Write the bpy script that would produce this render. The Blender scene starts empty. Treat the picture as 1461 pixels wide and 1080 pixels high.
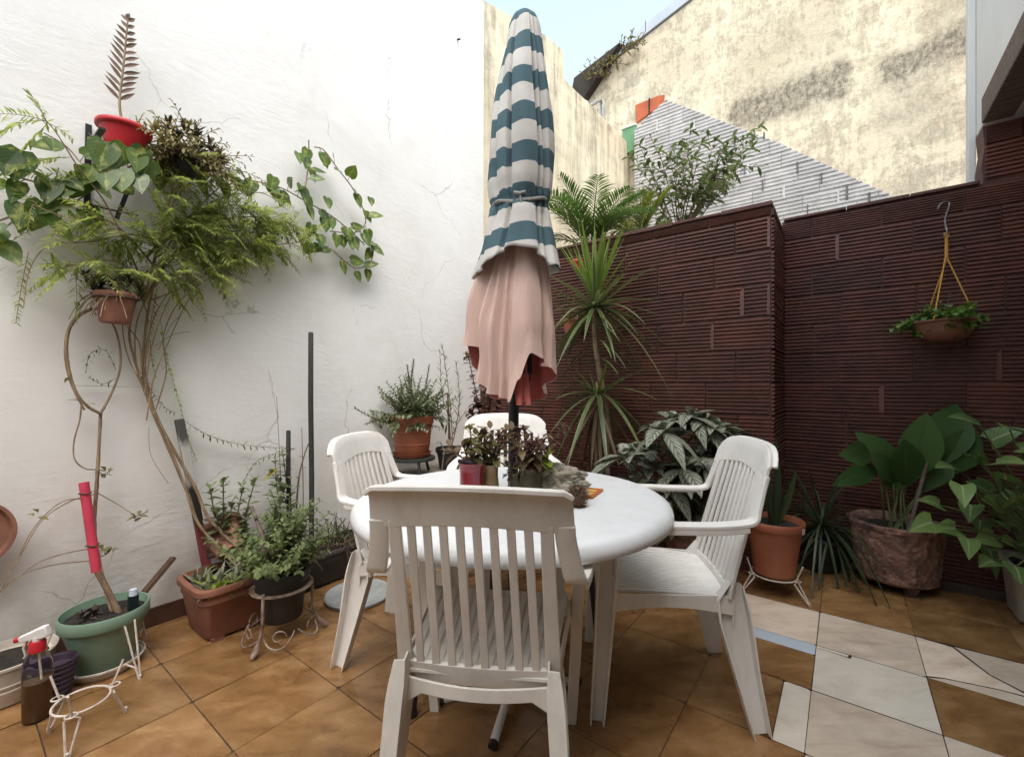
import bpy, bmesh, math, random
from mathutils import Vector, Matrix
from mathutils import noise as mnoise
V = Vector
R = math.radians
rng = random.Random(11)
scene = bpy.context.scene
C = scene.collection

# ------------------------------------------------------------------ frame of the place
F_PX, CX, HY, CAMH = 627.0, 730.0, 550.0, 1.10     # focal length and horizon measured on the photo
TH = R(37.1)                                        # the yard's walls stand turned to the view by this angle
CT, ST = math.cos(TH), math.sin(TH)
UW, VL, VR = -2.53, 2.90, 3.48                      # white wall, brick pier, brick wall planes (yard axes)

def ray(x, y): return V(((x - CX) / F_PX, 1.0, -(y - HY) / F_PX))
def at(x, y, d): return V((0, 0, CAMH)) + ray(x, y) * d
def onz(x, y, z=0.0): return at(x, y, (CAMH - z) * F_PX / (y - HY))
def room(p): return V((p.x * CT - p.y * ST, p.x * ST + p.y * CT, p.z))
def world(u, v, z=0.0): return V((u * CT + v * ST, -u * ST + v * CT, z))
def onU(x, y, u):
    r = ray(x, y); return at(x, y, u / (r.x * CT - r.y * ST))
def onV(x, y, v):
    r = ray(x, y); return at(x, y, v / (r.x * ST + r.y * CT))
def ww(x, y, off=0.03): return onU(x, y, UW + off)

# ------------------------------------------------------------------ mesh collector
class MB:
    def __init__(s): s.v = []; s.f = []; s.mi = []; s.uv = []; s.rn = []
    def vert(s, p): s.v.append((p[0], p[1], p[2])); return len(s.v) - 1
    def face(s, ids, m=0, uv=None, rn=0.5):
        s.f.append(tuple(ids)); s.mi.append(m); s.uv.append(uv); s.rn.append(rn)
    def quad(s, a, b, c, d, m=0, rn=0.5):
        i = len(s.v)
        for p in (a, b, c, d): s.vert(p)
        s.face((i, i+1, i+2, i+3), m, ((0,0),(1,0),(1,1),(0,1)), rn)
    def box(s, c, size, rot=None, m=0, taper=1.0, rn=0.5):
        hx, hy, hz = size[0]/2, size[1]/2, size[2]/2
        i = len(s.v); c = V(c)
        for z in (-1, 1):
            k = taper if z < 0 else 1.0
            for x, y in ((-1,-1),(1,-1),(1,1),(-1,1)):
                p = V((x*hx*k, y*hy*k, z*hz))
                if rot is not None: p = rot @ p
                s.vert(c + p)
        for q in ((3,2,1,0),(4,5,6,7),(0,1,5,4),(1,2,6,5),(2,3,7,6),(3,0,4,7)):
            s.face([i+k for k in q], m, None, rn)
    def sweep(s, path, sec, scales=None, side=None, m=0, caps=True, rn=0.5):
        """closed 2-D section along a path; section x lies along 'side'"""
        n = len(path); k = len(sec); path = [V(p) for p in path]; base = len(s.v)
        for i, p in enumerate(path):
            t = (path[min(i+1, n-1)] - path[max(i-1, 0)])
            if t.length < 1e-9: t = V((0,0,1))
            t.normalize()
            sd = V(side[i] if isinstance(side, list) else side) if side is not None else V((0,0,1)).cross(t)
            if sd.length < 1e-3: sd = V((1,0,0))
            sd = (sd - t * sd.dot(t)).normalized()
            nn = t.cross(sd)
            sc = scales[i] if scales else (1, 1)
            if not isinstance(sc, tuple): sc = (sc, sc)
            for a, b in sec: s.vert(p + sd * (a * sc[0]) + nn * (b * sc[1]))
        for i in range(n-1):
            for j in range(k):
                j2 = (j+1) % k
                s.face((base+i*k+j, base+i*k+j2, base+(i+1)*k+j2, base+(i+1)*k+j), m, None, rn)
        if caps:
            s.face([base+j for j in reversed(range(k))], m, None, rn)
            s.face([base+(n-1)*k+j for j in range(k)], m, None, rn)
    def tube(s, path, r, n=6, m=0, rn=0.5):
        rs = r if isinstance(r, list) else [r]*len(path)
        sec = [(math.cos(2*math.pi*j/n), math.sin(2*math.pi*j/n)) for j in range(n)]
        side = []
        ref = V((0.13, 0.97, 0.21))
        for i in range(len(path)): side.append(ref)
        s.sweep(path, sec, rs, side, m, True, rn)
    def lathe(s, prof, c=(0,0,0), n=32, m=0, close=False, fr=None, rot=None):
        """profile of (r, z); fr(angle, z) scales radius"""
        c = V(c); base = len(s.v); k = len(prof)
        for j in range(n):
            a = 2*math.pi*j/n
            for r, z in prof:
                q = r * (fr(a, z) if fr else 1.0)
                p = V((q*math.cos(a), q*math.sin(a), z))
                if rot is not None: p = rot @ p
                s.vert(c + p)
        for j in range(n):
            j2 = (j+1) % n
            for i in range(k-1):
                s.face((base+j*k+i, base+j2*k+i, base+j2*k+i+1, base+j*k+i+1), m)
        if close:
            s.face([base+j*k for j in reversed(range(n))], m); s.face([base+j*k+k-1 for j in range(n)], m)
    def leaf(s, base, d, up, L, W, droop=0.3, fold=0.25, shape='oval', segs=4, rn=None, m=0, curl=0.0):
        d = V(d).normalized(); up = V(up)
        sd = d.cross(up)
        if sd.length < 1e-3: sd = d.cross(V((0.3,0.5,0.8)))
        sd.normalize(); nn = sd.cross(d).normalized()
        if rn is None: rn = rng.random()
        prof = SH[shape]; i0 = len(s.v); base = V(base)
        back = 0.16 if shape == 'arrow' else (0.07 if shape == 'heart' else 0.0)
        for k in range(segs+1):
            t = k/segs
            w = W*0.5*samp(prof, t)
            p = base + d*(L*t) + V((0,0,-1))*(droop*L*t*t) + nn*(curl*L*math.sin(math.pi*t))
            b = d*(-L*back*max(0.0, 1-3*t)) if back else V((0,0,0))
            s.vert(p + b - sd*w + nn*(fold*w)); s.vert(p); s.vert(p + b + sd*w + nn*(fold*w))
        for k in range(segs):
            a = i0+3*k; t0, t1 = k/segs, (k+1)/segs
            s.face((a, a+1, a+4, a+3), m, ((0,t0),(.5,t0),(.5,t1),(0,t1)), rn)
            s.face((a+1, a+2, a+5, a+4), m, ((.5,t0),(1,t0),(1,t1),(.5,t1)), rn)
    def build(s, name, mats, parent=None, smooth=True, bevel=0.0, local=False, angle=35, kind=None):
        off = V((0,0,0))
        if parent is not None and not local:
            r = parent
            while r.parent: r = r.parent
            off = r.location
        me = bpy.data.meshes.new(name)
        if off.length > 0: vs = [(a-off.x, b-off.y, c-off.z) for a, b, c in s.v]
        else: vs = s.v
        me.from_pydata(vs, [], s.f)
        for mt in (mats if isinstance(mats, (list, tuple)) else [mats]): me.materials.append(mt)
        me.polygons.foreach_set('material_index', s.mi)
        me.polygons.foreach_set('use_smooth', [smooth]*len(s.f))
        at_ = me.attributes.new('rnd', 'FLOAT', 'FACE'); at_.data.foreach_set('value', s.rn)
        if any(u is not None for u in s.uv):
            ul = me.uv_layers.new(name='UVMap'); buf = []
            for f, u in zip(s.f, s.uv):
                if u is None: buf += [0.0, 0.0]*len(f)
                else:
                    for a in u: buf += [a[0], a[1]]
            ul.data.foreach_set('uv', buf)
        me.update()
        if smooth and angle < 180: me.set_sharp_from_angle(angle=R(angle))
        o = bpy.data.objects.new(name, me); C.objects.link(o)
        if parent is not None: o.parent = parent
        if bevel > 0:
            b = o.modifiers.new('bevel', 'BEVEL'); b.width = bevel; b.segments = 2; b.limit_method = 'ANGLE'; b.angle_limit = R(40)
            b.harden_normals = False
        if kind: o['kind'] = kind
        return o

SH = {
 'oval':  [0.12,0.62,0.95,1.0,0.9,0.62,0.03],
 'lance': [0.15,0.7,1.0,0.92,0.7,0.4,0.02],
 'heart': [0.55,1.0,1.0,0.88,0.66,0.36,0.02],
 'arrow': [0.75,0.98,0.84,0.68,0.48,0.26,0.02],
 'sword': [0.75,0.95,1.0,0.92,0.78,0.5,0.03],
 'spoon': [0.12,0.3,0.62,0.95,1.0,0.8,0.1],
 'broad': [0.10,0.55,0.92,1.0,0.85,0.5,0.02],
}
def samp(pr, t):
    x = t*(len(pr)-1); i = min(int(x), len(pr)-2); return pr[i]+(pr[i+1]-pr[i])*(x-i)
def lerp(a, b, t): return a+(b-a)*t
def spline(pts, n=6):
    """Catmull-Rom through points"""
    P = [V(p) for p in pts]; out = []
    for i in range(len(P)-1):
        p0, p1, p2, p3 = P[max(i-1,0)], P[i], P[i+1], P[min(i+2, len(P)-1)]
        for k in range(n):
            t = k/n
            out.append(0.5*((2*p1)+(p2-p0)*t+(2*p0-5*p1+4*p2-p3)*t*t+(3*p1-p0-3*p2+p3)*t**3))
    out.append(P[-1]); return out
def pathlen(p): return sum((p[i+1]-p[i]).length for i in range(len(p)-1))
def along(path, t):
    L = pathlen(path)*t; a = 0
    for i in range(len(path)-1):
        s = (path[i+1]-path[i]).length
        if a+s >= L and s > 0:
            return path[i].lerp(path[i+1], (L-a)/s), (path[i+1]-path[i]).normalized()
        a += s
    return path[-1].copy(), (path[-1]-path[-2]).normalized()
def rv(a=1.0): return V((rng.uniform(-a,a), rng.uniform(-a,a), rng.uniform(-a,a)))
def circle(c, r, n=28, z=None, a0=0, a1=2*math.pi):
    return [V((c[0]+r*math.cos(a0+(a1-a0)*i/n), c[1]+r*math.sin(a0+(a1-a0)*i/n), c[2] if z is None else z)) for i in range(n+1)]

def thing(name, label, cat, loc=(0,0,0), rotz=0.0, group=None):
    o = bpy.data.objects.new(name, None); C.objects.link(o); o.empty_display_size = 0.1
    o.location = loc; o.rotation_euler = (0,0,rotz); o['label'] = label; o['category'] = cat
    if group: o['group'] = group
    return o
def tag(o, label, cat, group=None, kind=None):
    o['label'] = label; o['category'] = cat
    if group: o['group'] = group
    if kind: o['kind'] = kind
    return o
def copy_tree(o, parent=None):
    kids = [k for k in bpy.data.objects if k.parent == o]
    c = o.copy(); C.objects.link(c); c.parent = parent
    for ch in kids: copy_tree(ch, c)
    return c

# ------------------------------------------------------------------ materials
class N:
    def __init__(s, name):
        s.m = bpy.data.materials.new(name); s.m.use_nodes = True
        s.t = s.m.node_tree; s.b = s.t.nodes['Principled BSDF']; s.out = s.t.nodes['Material Output']
    def n(s, typ, **kw):
        o = s.t.nodes.new(typ)
        for k, v in kw.items():
            if k in o.inputs: o.inputs[k].default_value = v
            else: setattr(o, k, v)
        return o
    def l(s, a, b): s.t.links.new(a, b)
    def co(s, scale=(1,1,1), kind='Object', rot=(0,0,0)):
        tc = s.n('ShaderNodeTexCoord'); mp = s.n('ShaderNodeMapping')
        mp.inputs['Scale'].default_value = scale; mp.inputs['Rotation'].default_value = rot
        s.l(tc.outputs[kind], mp.inputs['Vector']); return mp.outputs['Vector']
    def noise(s, vec, scale, detail=4, rough=0.55, dist=0.0):
        o = s.n('ShaderNodeTexNoise'); o.inputs['Scale'].default_value = scale; o.inputs['Detail'].default_value = detail
        o.inputs['Roughness'].default_value = rough; o.inputs['Distortion'].default_value = dist
        if vec is not None: s.l(vec, o.inputs['Vector'])
        return o.outputs['Fac']
    def ramp(s, fac, stops):
        r = s.n('ShaderNodeValToRGB'); e = r.color_ramp.elements
        while len(e) < len(stops): e.new(0.5)
        for el, (p, c) in zip(e, stops):
            el.position = p; el.color = (c[0], c[1], c[2], 1) if isinstance(c, (tuple, list)) else (c, c, c, 1)
        s.l(fac, r.inputs['Fac']); return r.outputs['Color']
    def mix(s, fac, a, b, mode='MIX'):
        o = s.n('ShaderNodeMix', data_type='RGBA', blend_type=mode)
        for sock, val in ((o.inputs[0], fac), (o.inputs[6], a), (o.inputs[7], b)):
            if hasattr(val, 'is_linked'): s.l(val, sock)
            elif isinstance(val, (tuple, list)): sock.default_value = (val[0], val[1], val[2], 1)
            else: sock.default_value = val
        return o.outputs[2]
    def math(s, op, a, b=0.0, clamp=False):
        o = s.n('ShaderNodeMath', operation=op, use_clamp=clamp)
        for sock, val in ((o.inputs[0], a), (o.inputs[1], b)):
            if hasattr(val, 'is_linked'): s.l(val, sock)
            else: sock.default_value = val
        return o.outputs[0]
    def bump(s, h, strength=0.3, dist=0.01):
        o = s.n('ShaderNodeBump'); o.inputs['Strength'].default_value = strength; o.inputs['Distance'].default_value = dist
        s.l(h, o.inputs['Height']); s.l(o.outputs['Normal'], s.b.inputs['Normal']); return o
    def col(s, c):
        if hasattr(c, 'is_linked'): s.l(c, s.b.inputs['Base Color'])
        else: s.b.inputs['Base Color'].default_value = (c[0], c[1], c[2], 1)
    def rough(s, v):
        if hasattr(v, 'is_linked'): s.l(v, s.b.inputs['Roughness'])
        else: s.b.inputs['Roughness'].default_value = v

def simple(name, c1, c2=None, scale=12, rough=0.6, bump=0.15, bscale=60, stretch=(1,1,1), metal=0.0, bd=0.004, lo=0.35, hi=0.68, spec=0.5):
    m = N(name); co = m.co(stretch)
    if c2 is None: c2 = tuple(x*0.72 for x in c1)
    f = m.noise(co, scale, 6, 0.62)
    m.col(m.ramp(f, [(lo, c2), (hi, c1)])); m.rough(rough); m.b.inputs['Metallic'].default_value = metal
    m.b.inputs['Specular IOR Level'].default_value = spec
    if bump: m.bump(m.noise(co, bscale, 4), bump, bd)
    return m.m

def leafmat(name, dark, light, edge=None, vein=None, stripes=None, rough=0.42, trans=0.28, blotch=None, spec=0.4):
    """leaf: tone varies leaf by leaf; UV x across, y along"""
    m = N(name)
    a = m.n('ShaderNodeAttribute', attribute_name='rnd')
    c = m.mix(a.outputs['Fac'], dark, light)
    uvn = m.n('ShaderNodeTexCoord').outputs['UV']
    sep = m.n('ShaderNodeSeparateXYZ'); m.l(uvn, sep.inputs[0])
    off = m.math('ABSOLUTE', m.math('SUBTRACT', sep.outputs[0], 0.5))
    if vein:
        w_ = m.math('SINE', m.math('MULTIPLY', m.math('SUBTRACT', sep.outputs[1], m.math('MULTIPLY', off, 0.6)), 62.0)); c = m.mix(m.math('MULTIPLY', m.math('GREATER_THAN', w_, 0.84), 0.38), c, vein)
        k = m.math('LESS_THAN', off, 0.045); c = m.mix(m.math('MULTIPLY', k, 0.7), c, vein)
    if stripes:
        w = m.math('SINE', m.math('MULTIPLY', m.math('SUBTRACT', sep.outputs[1], m.math('MULTIPLY', off, 0.55)), 46.0))
        k = m.math('MULTIPLY', m.math('GREATER_THAN', w, 0.05), 0.8)
        band = m.math('MULTIPLY', k, m.math('GREATER_THAN', off, 0.05)); band = m.math('MULTIPLY', band, m.math('LESS_THAN', off, 0.40))
        c = m.mix(band, c, stripes)
    if blotch:
        nz = m.noise(m.co((1,1,1)), 26, 6, .7)
        k = m.math('MULTIPLY', m.ramp(m.math('SUBTRACT', nz, m.math('MULTIPLY', off, .22)), [(.47,0.0),(.60,1.0)]), 0.72); c = m.mix(k, c, blotch)
    if edge:
        k = m.math('GREATER_THAN', off, 0.36); c = m.mix(k, c, edge)
    nz = m.noise(m.co((1,1,1)), 60, 3); c = m.mix(m.math('MULTIPLY', nz, 0.35), c, (dark[0]*0.6, dark[1]*0.6, dark[2]*0.6))
    m.col(c); m.rough(rough); m.b.inputs['Specular IOR Level'].default_value = spec
    tr = m.n('ShaderNodeBsdfTranslucent'); mx = m.n('ShaderNodeMixShader'); mx.inputs[0].default_value = trans
    hs = m.n('ShaderNodeHueSaturation'); hs.inputs['Value'].default_value = 1.35; hs.inputs['Saturation'].default_value = 1.1
    m.l(c, hs.inputs['Color']); m.l(hs.outputs[0], tr.inputs['Color'])
    m.l(m.b.outputs[0], mx.inputs[1]); m.l(tr.outputs[0], mx.inputs[2]); m.l(mx.outputs[0], m.out.inputs['Surface'])
    return m.m

M = {}
def white_plaster():
    m = N('white_plaster'); co = m.co(); st = m.co((1.0, 1.0, 3.2))
    big = m.noise(co, 0.9, 5, 0.6); c = m.ramp(big, [(0.3, (0.76,0.745,0.71)), (0.7, (0.84,0.835,0.82))])
    spk = m.noise(co, 28, 3, 0.5); k = m.ramp(spk, [(0.72, 0.0), (0.80, 1.0)])
    c = m.mix(m.math('MULTIPLY', k, 0.25), c, (0.42,0.40,0.37))
    scr = m.noise(m.co((2.0, 2.0, 9.0), rot=(0.25,0.1,0.0)), 3.5, 6, 0.7, 1.2)
    k2 = m.ramp(scr, [(0.655, 0.0), (0.70, 1.0)]); c = m.mix(m.math('MULTIPLY', k2, 0.28), c, (0.45,0.42,0.39))
    sm = m.ramp(m.noise(co, 2.2, 7, 0.7, 0.6), [(0.52,0.0),(0.72,1.0)]); c = m.mix(m.math('MULTIPLY', sm, 0.30), c, (0.60,0.575,0.53))
    sep = m.n('ShaderNodeSeparateXYZ'); m.l(m.co(), sep.inputs[0])      # splashed dirt near the floor, plus the wall's dimmer light painted in
    g = m.math('SUBTRACT', 1.0, m.math('MULTIPLY', sep.outputs[2], 1.1), True)
    g = m.math('MULTIPLY', g, m.ramp(m.noise(co, 5, 6, 0.7), [(0.35,0.0),(0.65,1.0)]))
    c = m.mix(m.math('MULTIPLY', g, 0.7), c, (0.46,0.39,0.31))
    wv = m.n('ShaderNodeVectorMath', operation='ADD'); nzv = m.n('ShaderNodeTexNoise'); nzv.inputs['Scale'].default_value = 2.5; nzv.inputs['Detail'].default_value = 6; m.l(co, nzv.inputs['Vector']); sc_ = m.n('ShaderNodeVectorMath', operation='SCALE'); sc_.inputs['Scale'].default_value = .45; m.l(nzv.outputs['Color'], sc_.inputs[0]); m.l(co, wv.inputs[0]); m.l(sc_.outputs[0], wv.inputs[1])
    vo = m.n('ShaderNodeTexVoronoi', feature='DISTANCE_TO_EDGE'); vo.inputs['Scale'].default_value = 1.15; m.l(wv.outputs[0], vo.inputs['Vector'])
    ck = m.math('MULTIPLY', m.math('LESS_THAN', vo.outputs['Distance'], 0.0035), m.ramp(m.noise(co, 1.9, 3), [(0.50,0.0),(0.60,1.0)])); c = m.mix(m.math('MULTIPLY', ck, 0.55), c, (0.36,0.33,0.30))
    m.col(c); m.rough(0.8)
    pt = m.ramp(m.noise(co, 1.6, 4, .6), [(0.35,0.15),(0.68,1.0)])
    h = m.math('MULTIPLY', m.math('ADD', m.math('MULTIPLY', m.noise(st, 6, 7, 0.7, 1.0), 1.0), m.math('MULTIPLY', m.noise(co, 38, 4), 0.3)), pt)
    h = m.math('ADD', h, m.math('MULTIPLY', m.noise(co, 1.3, 3), 1.6))
    m.bump(h, 0.34, 0.012); return m.m
def cream_plaster(name, big=False):
    m = N(name); co = m.co()
    c = m.ramp(m.noise(co, 0.8, 6, 0.6), [(0.3, (0.66,0.56,0.40)), (0.68, (0.76,0.675,0.51))])
    pink = m.ramp(m.noise(co, 0.6, 3), [(0.52,0.0),(0.66,1.0)]); c = m.mix(m.math('MULTIPLY', pink, 0.5), c, (0.62,0.48,0.35))
    sep = m.n('ShaderNodeSeparateXYZ'); m.l(co, sep.inputs[0])
    run = m.noise(m.co((5.0, 5.0, 0.55)), 1.6, 6, 0.7)                  # runs of mould down the wall
    blot = m.noise(m.co((1.0, 1.0, 1.6)), 2.4, 7, 0.72)
    if big:
        wrp = m.noise(m.co(), 3.0, 6, .7); wrp2 = m.noise(m.co((1,1,1.2)), 4.3, 6, .75); fine = m.noise(m.co((1,1,.42)), 17, 9, .8)
        def band(z0, w, x0, x1, amt, slope=0.0):
            zz = m.math('SUBTRACT', sep.outputs[2], m.math('ADD', z0, m.math('MULTIPLY', sep.outputs[0], slope)))
            zz = m.math('ADD', zz, m.math('MULTIPLY', m.math('SUBTRACT', wrp, .5), .55))
            a = m.math('SUBTRACT', 1.0, m.math('DIVIDE', m.math('ABSOLUTE', zz), w*1.25), True)
            xx = m.math('ADD', sep.outputs[0], m.math('MULTIPLY', m.math('SUBTRACT', wrp2, .5), .5))
            b = m.math('MULTIPLY', m.math('MULTIPLY', m.math('SUBTRACT', xx, x0), 6.0, True), m.math('MULTIPLY', m.math('SUBTRACT', x1, xx), 6.0, True))
            return m.math('MULTIPLY', m.math('MULTIPLY', a, b), amt)
        s = band(4.60, 0.26, -1.3, 0.14, 1.5)
        for bnd in (band(4.55, 0.22, 0.2, 1.4, 1.6), band(4.98, 0.36, 0.55, 1.4, 0.7), band(5.25, 0.85, -1.3, 0.1, 0.42), band(4.06, 0.32, 0.15, 0.95, 0.62), band(5.5, 0.8, -2.4, -1.3, 0.3)):
            s = m.math('ADD', s, bnd)
        tex = m.math('ADD', m.math('MULTIPLY', blot, 0.5), m.math('ADD', m.math('MULTIPLY', run, 0.22), m.math('MULTIPLY', fine, 0.46)))
        k = m.math('MULTIPLY', s, m.ramp(tex, [(0.44,0.0),(0.53,1.0)]))
        wide = m.math('MULTIPLY', m.ramp(tex, [(0.545,0.0),(0.63,1.0)]), 0.6)
        k = m.math('MINIMUM', k, 1.0); sp2 = m.ramp(m.noise(m.co((1,1,.6)), 19, 8, .8), [(0.38,0.45),(0.58,1.0)])
        k = m.math('MULTIPLY', m.math('MAXIMUM', k, wide), sp2)
    else:
        up = m.math('MULTIPLY', m.math('SUBTRACT', sep.outputs[2], 2.2), 0.42, True)
        k = m.math('MULTIPLY', m.ramp(m.math('ADD', m.math('MULTIPLY', run, 0.75), m.math('MULTIPLY', blot, 0.4)), [(0.53,0.0),(0.74,1.0)]), up)
    c = m.mix(m.math('MULTIPLY', k, 0.95, True), c, (0.12,0.10,0.072))
    m.col(c); m.rough(0.9)
    m.bump(m.math('ADD', m.noise(co, 7, 6, 0.65), m.math('MULTIPLY', m.noise(co, 40, 4), 0.4)), 0.5, 0.02)
    return m.m
def brick_paint(name, c1, c2, c3, rough, spec=0.5):
    m = N(name); co = m.co()
    a = m.n('ShaderNodeAttribute', attribute_name='rnd')
    c = m.mix(a.outputs['Fac'], c1, c2)
    c = m.mix(m.ramp(m.noise(co, 6, 6, 0.7), [(0.42,0.0),(0.72,1.0)]), c, c3)
    c = m.mix(m.math('MULTIPLY', m.ramp(m.noise(co, 30, 5, 0.7), [(0.6,0.0),(0.75,1.0)]), 0.35), c, tuple(x*1.7+0.01 for x in c1))
    m.col(c); m.rough(rough); m.b.inputs['Specular IOR Level'].default_value = spec
    m.bump(m.noise(co, 50, 5, 0.6), 0.5, 0.006); return m.m
def tile(name, c1, c2, c3, rough, stretch=(1.5,4,1), bump=0.08):
    m = N(name); co = m.co(stretch); a = m.n('ShaderNodeAttribute', attribute_name='rnd')
    vadd = m.n('ShaderNodeVectorMath', operation='ADD'); m.l(co, vadd.inputs[0])
    cmb = m.n('ShaderNodeCombineXYZ'); m.l(m.math('MULTIPLY', a.outputs['Fac'], 37.0), cmb.inputs[0]); m.l(m.math('MULTIPLY', a.outputs['Fac'], 91.0), cmb.inputs[1]); m.l(cmb.outputs[0], vadd.inputs[1])
    f = m.noise(vadd.outputs[0], 3.4, 9, 0.68, 0.5)
    c = m.ramp(f, [(0.3, c2), (0.5, c1), (0.72, c3)])
    hv = m.n('ShaderNodeHueSaturation'); m.l(c, hv.inputs['Color']); m.l(m.math('ADD', 0.82, m.math('MULTIPLY', a.outputs['Fac'], 0.36)), hv.inputs['Value'])
    d = m.noise(m.co(), 3.0, 6, 0.7); c = m.mix(m.math('MULTIPLY', m.ramp(d, [(0.5,0.0),(0.75,1.0)]), 0.35), hv.outputs[0], tuple(x*0.35 for x in c2))
    m.col(c); m.rough(m.ramp(m.noise(m.co(), 9, 5), [(0.3, rough*0.75), (0.7, rough*1.3)]))
    m.bump(m.noise(m.co(), 35, 4), bump, 0.004); return m.m
def plastic(name, c, dirt, amt, rough=0.4):
    m = N(name); co = m.co()
    f = m.ramp(m.noise(m.co((1,1,0.35)), 9, 7, 0.7), [(0.45,0.0),(0.8,1.0)])
    s = m.ramp(m.noise(m.co((6,6,1.2)), 14, 5, 0.7), [(0.6,0.0),(0.75,1.0)])
    k = m.math('MULTIPLY', m.math('ADD', f, m.math('MULTIPLY', s, 0.5)), amt, True)
    m.col(m.mix(k, c, dirt)); m.rough(m.ramp(f, [(0.0, rough), (1.0, rough*1.6)]))
    m.bump(m.noise(co, 120, 3), 0.06, 0.002); return m.m

M['white_plaster'] = white_plaster()
M['cream_near'] = cream_plaster('cream_plaster_streaked'); M['cream_far'] = cream_plaster('cream_plaster_stained', True)
M['maroon'] = brick_paint('maroon_brick_paint', (0.118,0.047,0.036), (0.185,0.064,0.048), (0.070,0.036,0.029), 0.45, 0.5)
M['maroon_mortar'] = brick_paint('maroon_mortar', (0.10,0.043,0.034), (0.125,0.049,0.038), (0.06,0.031,0.026), 0.6, 0.35)
M['white_brick'] = brick_paint('white_brick_paint', (0.50,0.48,0.475), (0.60,0.58,0.565), (0.40,0.385,0.38), 0.85)
M['white_mortar'] = brick_paint('white_mortar', (0.42,0.40,0.395), (0.46,0.44,0.435), (0.33,0.315,0.31), 0.9)
M['joint_shadow'] = simple('open_joint_grey', (0.16,0.15,0.15), (0.09,0.085,0.085), 20, 0.95)
M['brown_tile'] = tile('brown_tile', (0.262,0.138,0.054), (0.148,0.072,0.026), (0.385,0.228,0.105), 0.27, (1.5,3,1), 0.12)
M['light_tile'] = tile('light_tile', (0.71,0.575,0.45), (0.56,0.43,0.32), (0.77,0.66,0.545), 0.55, (1.2,5,1), 0.3)
M['grey_tile'] = tile('grey_tile', (0.70,0.625,0.525), (0.60,0.52,0.42), (0.75,0.68,0.585), 0.5, (1.2,3,1), 0.2)
M['blue_tile'] = simple('pale_blue_tile', (0.58,0.64,0.72), (0.50,0.55,0.63), 14, 0.4)
M['grout'] = simple('grout', (0.085,0.058,0.036), (0.04,0.028,0.02), 20, 0.9)
M['ground'] = simple('ground', (0.22,0.20,0.17), (0.15,0.135,0.115), 2, 0.95)
M['baseboard'] = simple('baseboard_tile', (0.12,0.055,0.035), (0.06,0.03,0.022), 9, 0.5)
M['chair'] = plastic('white_plastic_aged', (0.82,0.795,0.755), (0.44,0.38,0.30), 0.42)
M['chair_front'] = plastic('white_plastic_dusty_shaded', (0.80,0.765,0.71), (0.38,0.32,0.25), 0.5)  # dust, plus some shade mixed into the front chair's colour
M['table'] = plastic('white_plastic_table', (0.78,0.79,0.80), (0.50,0.47,0.43), 0.42, 0.35)
M['black_metal'] = simple('black_painted_metal', (0.018,0.018,0.020), (0.010,0.010,0.011), 20, 0.38)
M['dark_pole'] = simple('dark_weathered_pole', (0.05,0.052,0.045), (0.02,0.021,0.02), 25, 0.75, 0.5, 50, (4,4,0.6))
M['white_wire'] = simple('white_coated_wire', (0.74,0.68,0.62), (0.50,0.40,0.32), 30, 0.5)
M['rust_wire'] = simple('rusty_white_iron', (0.40,0.32,0.26), (0.11,0.06,0.038), 20, 0.75, 0.5, 80)
M['terracotta'] = simple('terracotta_plastic', (0.38,0.125,0.06), (0.27,0.085,0.042), 7, 0.5, 0.12)
M['terracotta_old'] = simple('terracotta_weathered', (0.27,0.11,0.062), (0.155,0.065,0.042), 6, 0.75, 0.3)
M['terracotta_pale'] = simple('terracotta_faded', (0.34,0.15,0.10), (0.22,0.09,0.06), 9, 0.7, 0.2)
M['soil'] = simple('soil', (0.035,0.026,0.019), (0.012,0.009,0.007), 35, 0.98, 1.0, 45, bd=0.02)
M['green_pot'] = simple('green_plastic_pot', (0.215,0.325,0.235), (0.155,0.24,0.175), 5, 0.45, 0.08)
M['red_pot'] = simple('red_plastic_pot', (0.55,0.02,0.03), (0.42,0.015,0.022), 5, 0.4, 0.05)
M['black_pot'] = simple('black_plastic_pot', (0.014,0.014,0.016), (0.022,0.021,0.02), 8, 0.5)
M['dark_trough'] = simple('dark_trough', (0.052,0.044,0.04), (0.03,0.025,0.022), 8, 0.7)
M['rustic'] = simple('rustic_brown_pot', (0.36,0.20,0.15), (0.10,0.055,0.042), 16, 0.85, 1.0, 30, bd=0.02)
M['cement'] = simple('pale_cement', (0.46,0.42,0.35), (0.30,0.265,0.21), 9, 0.9, 0.5, 40)
M['cement_grey'] = simple('grey_cement', (0.40,0.41,0.40), (0.27,0.275,0.27), 16, 0.7, 0.3, 60)
M['cement_block'] = simple('cement_block', (0.32,0.30,0.27), (0.20,0.185,0.165), 12, 0.9, 0.5, 40)
M['white_pot'] = simple('cream_white_pot', (0.62,0.57,0.50), (0.46,0.40,0.33), 9, 0.55)
M['purple'] = simple('purple_plastic', (0.075,0.045,0.075), (0.035,0.022,0.036), 10, 0.5)
M['pink_stick'] = simple('pink_plastic_tube', (0.66,0.06,0.12), (0.50,0.05,0.085), 8, 0.45, 0.05)
M['bark'] = simple('bark', (0.21,0.135,0.08), (0.085,0.052,0.032), 18, 0.9, 0.7, 60, (3,3,0.7))
M['bark_pale'] = simple('pale_stem', (0.33,0.24,0.145), (0.17,0.11,0.065), 18, 0.85, 0.5, 60, (3,3,0.7))
M['stem_green'] = simple('green_stem', (0.12,0.15,0.05), (0.07,0.085,0.03), 18, 0.6)
M['stem_brown'] = simple('brown_twig', (0.12,0.065,0.035), (0.06,0.034,0.02), 18, 0.8)
M['wood'] = simple('weathered_wood', (0.20,0.155,0.12), (0.10,0.075,0.06), 6, 0.85, 0.5, 30, (1,8,8))
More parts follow.
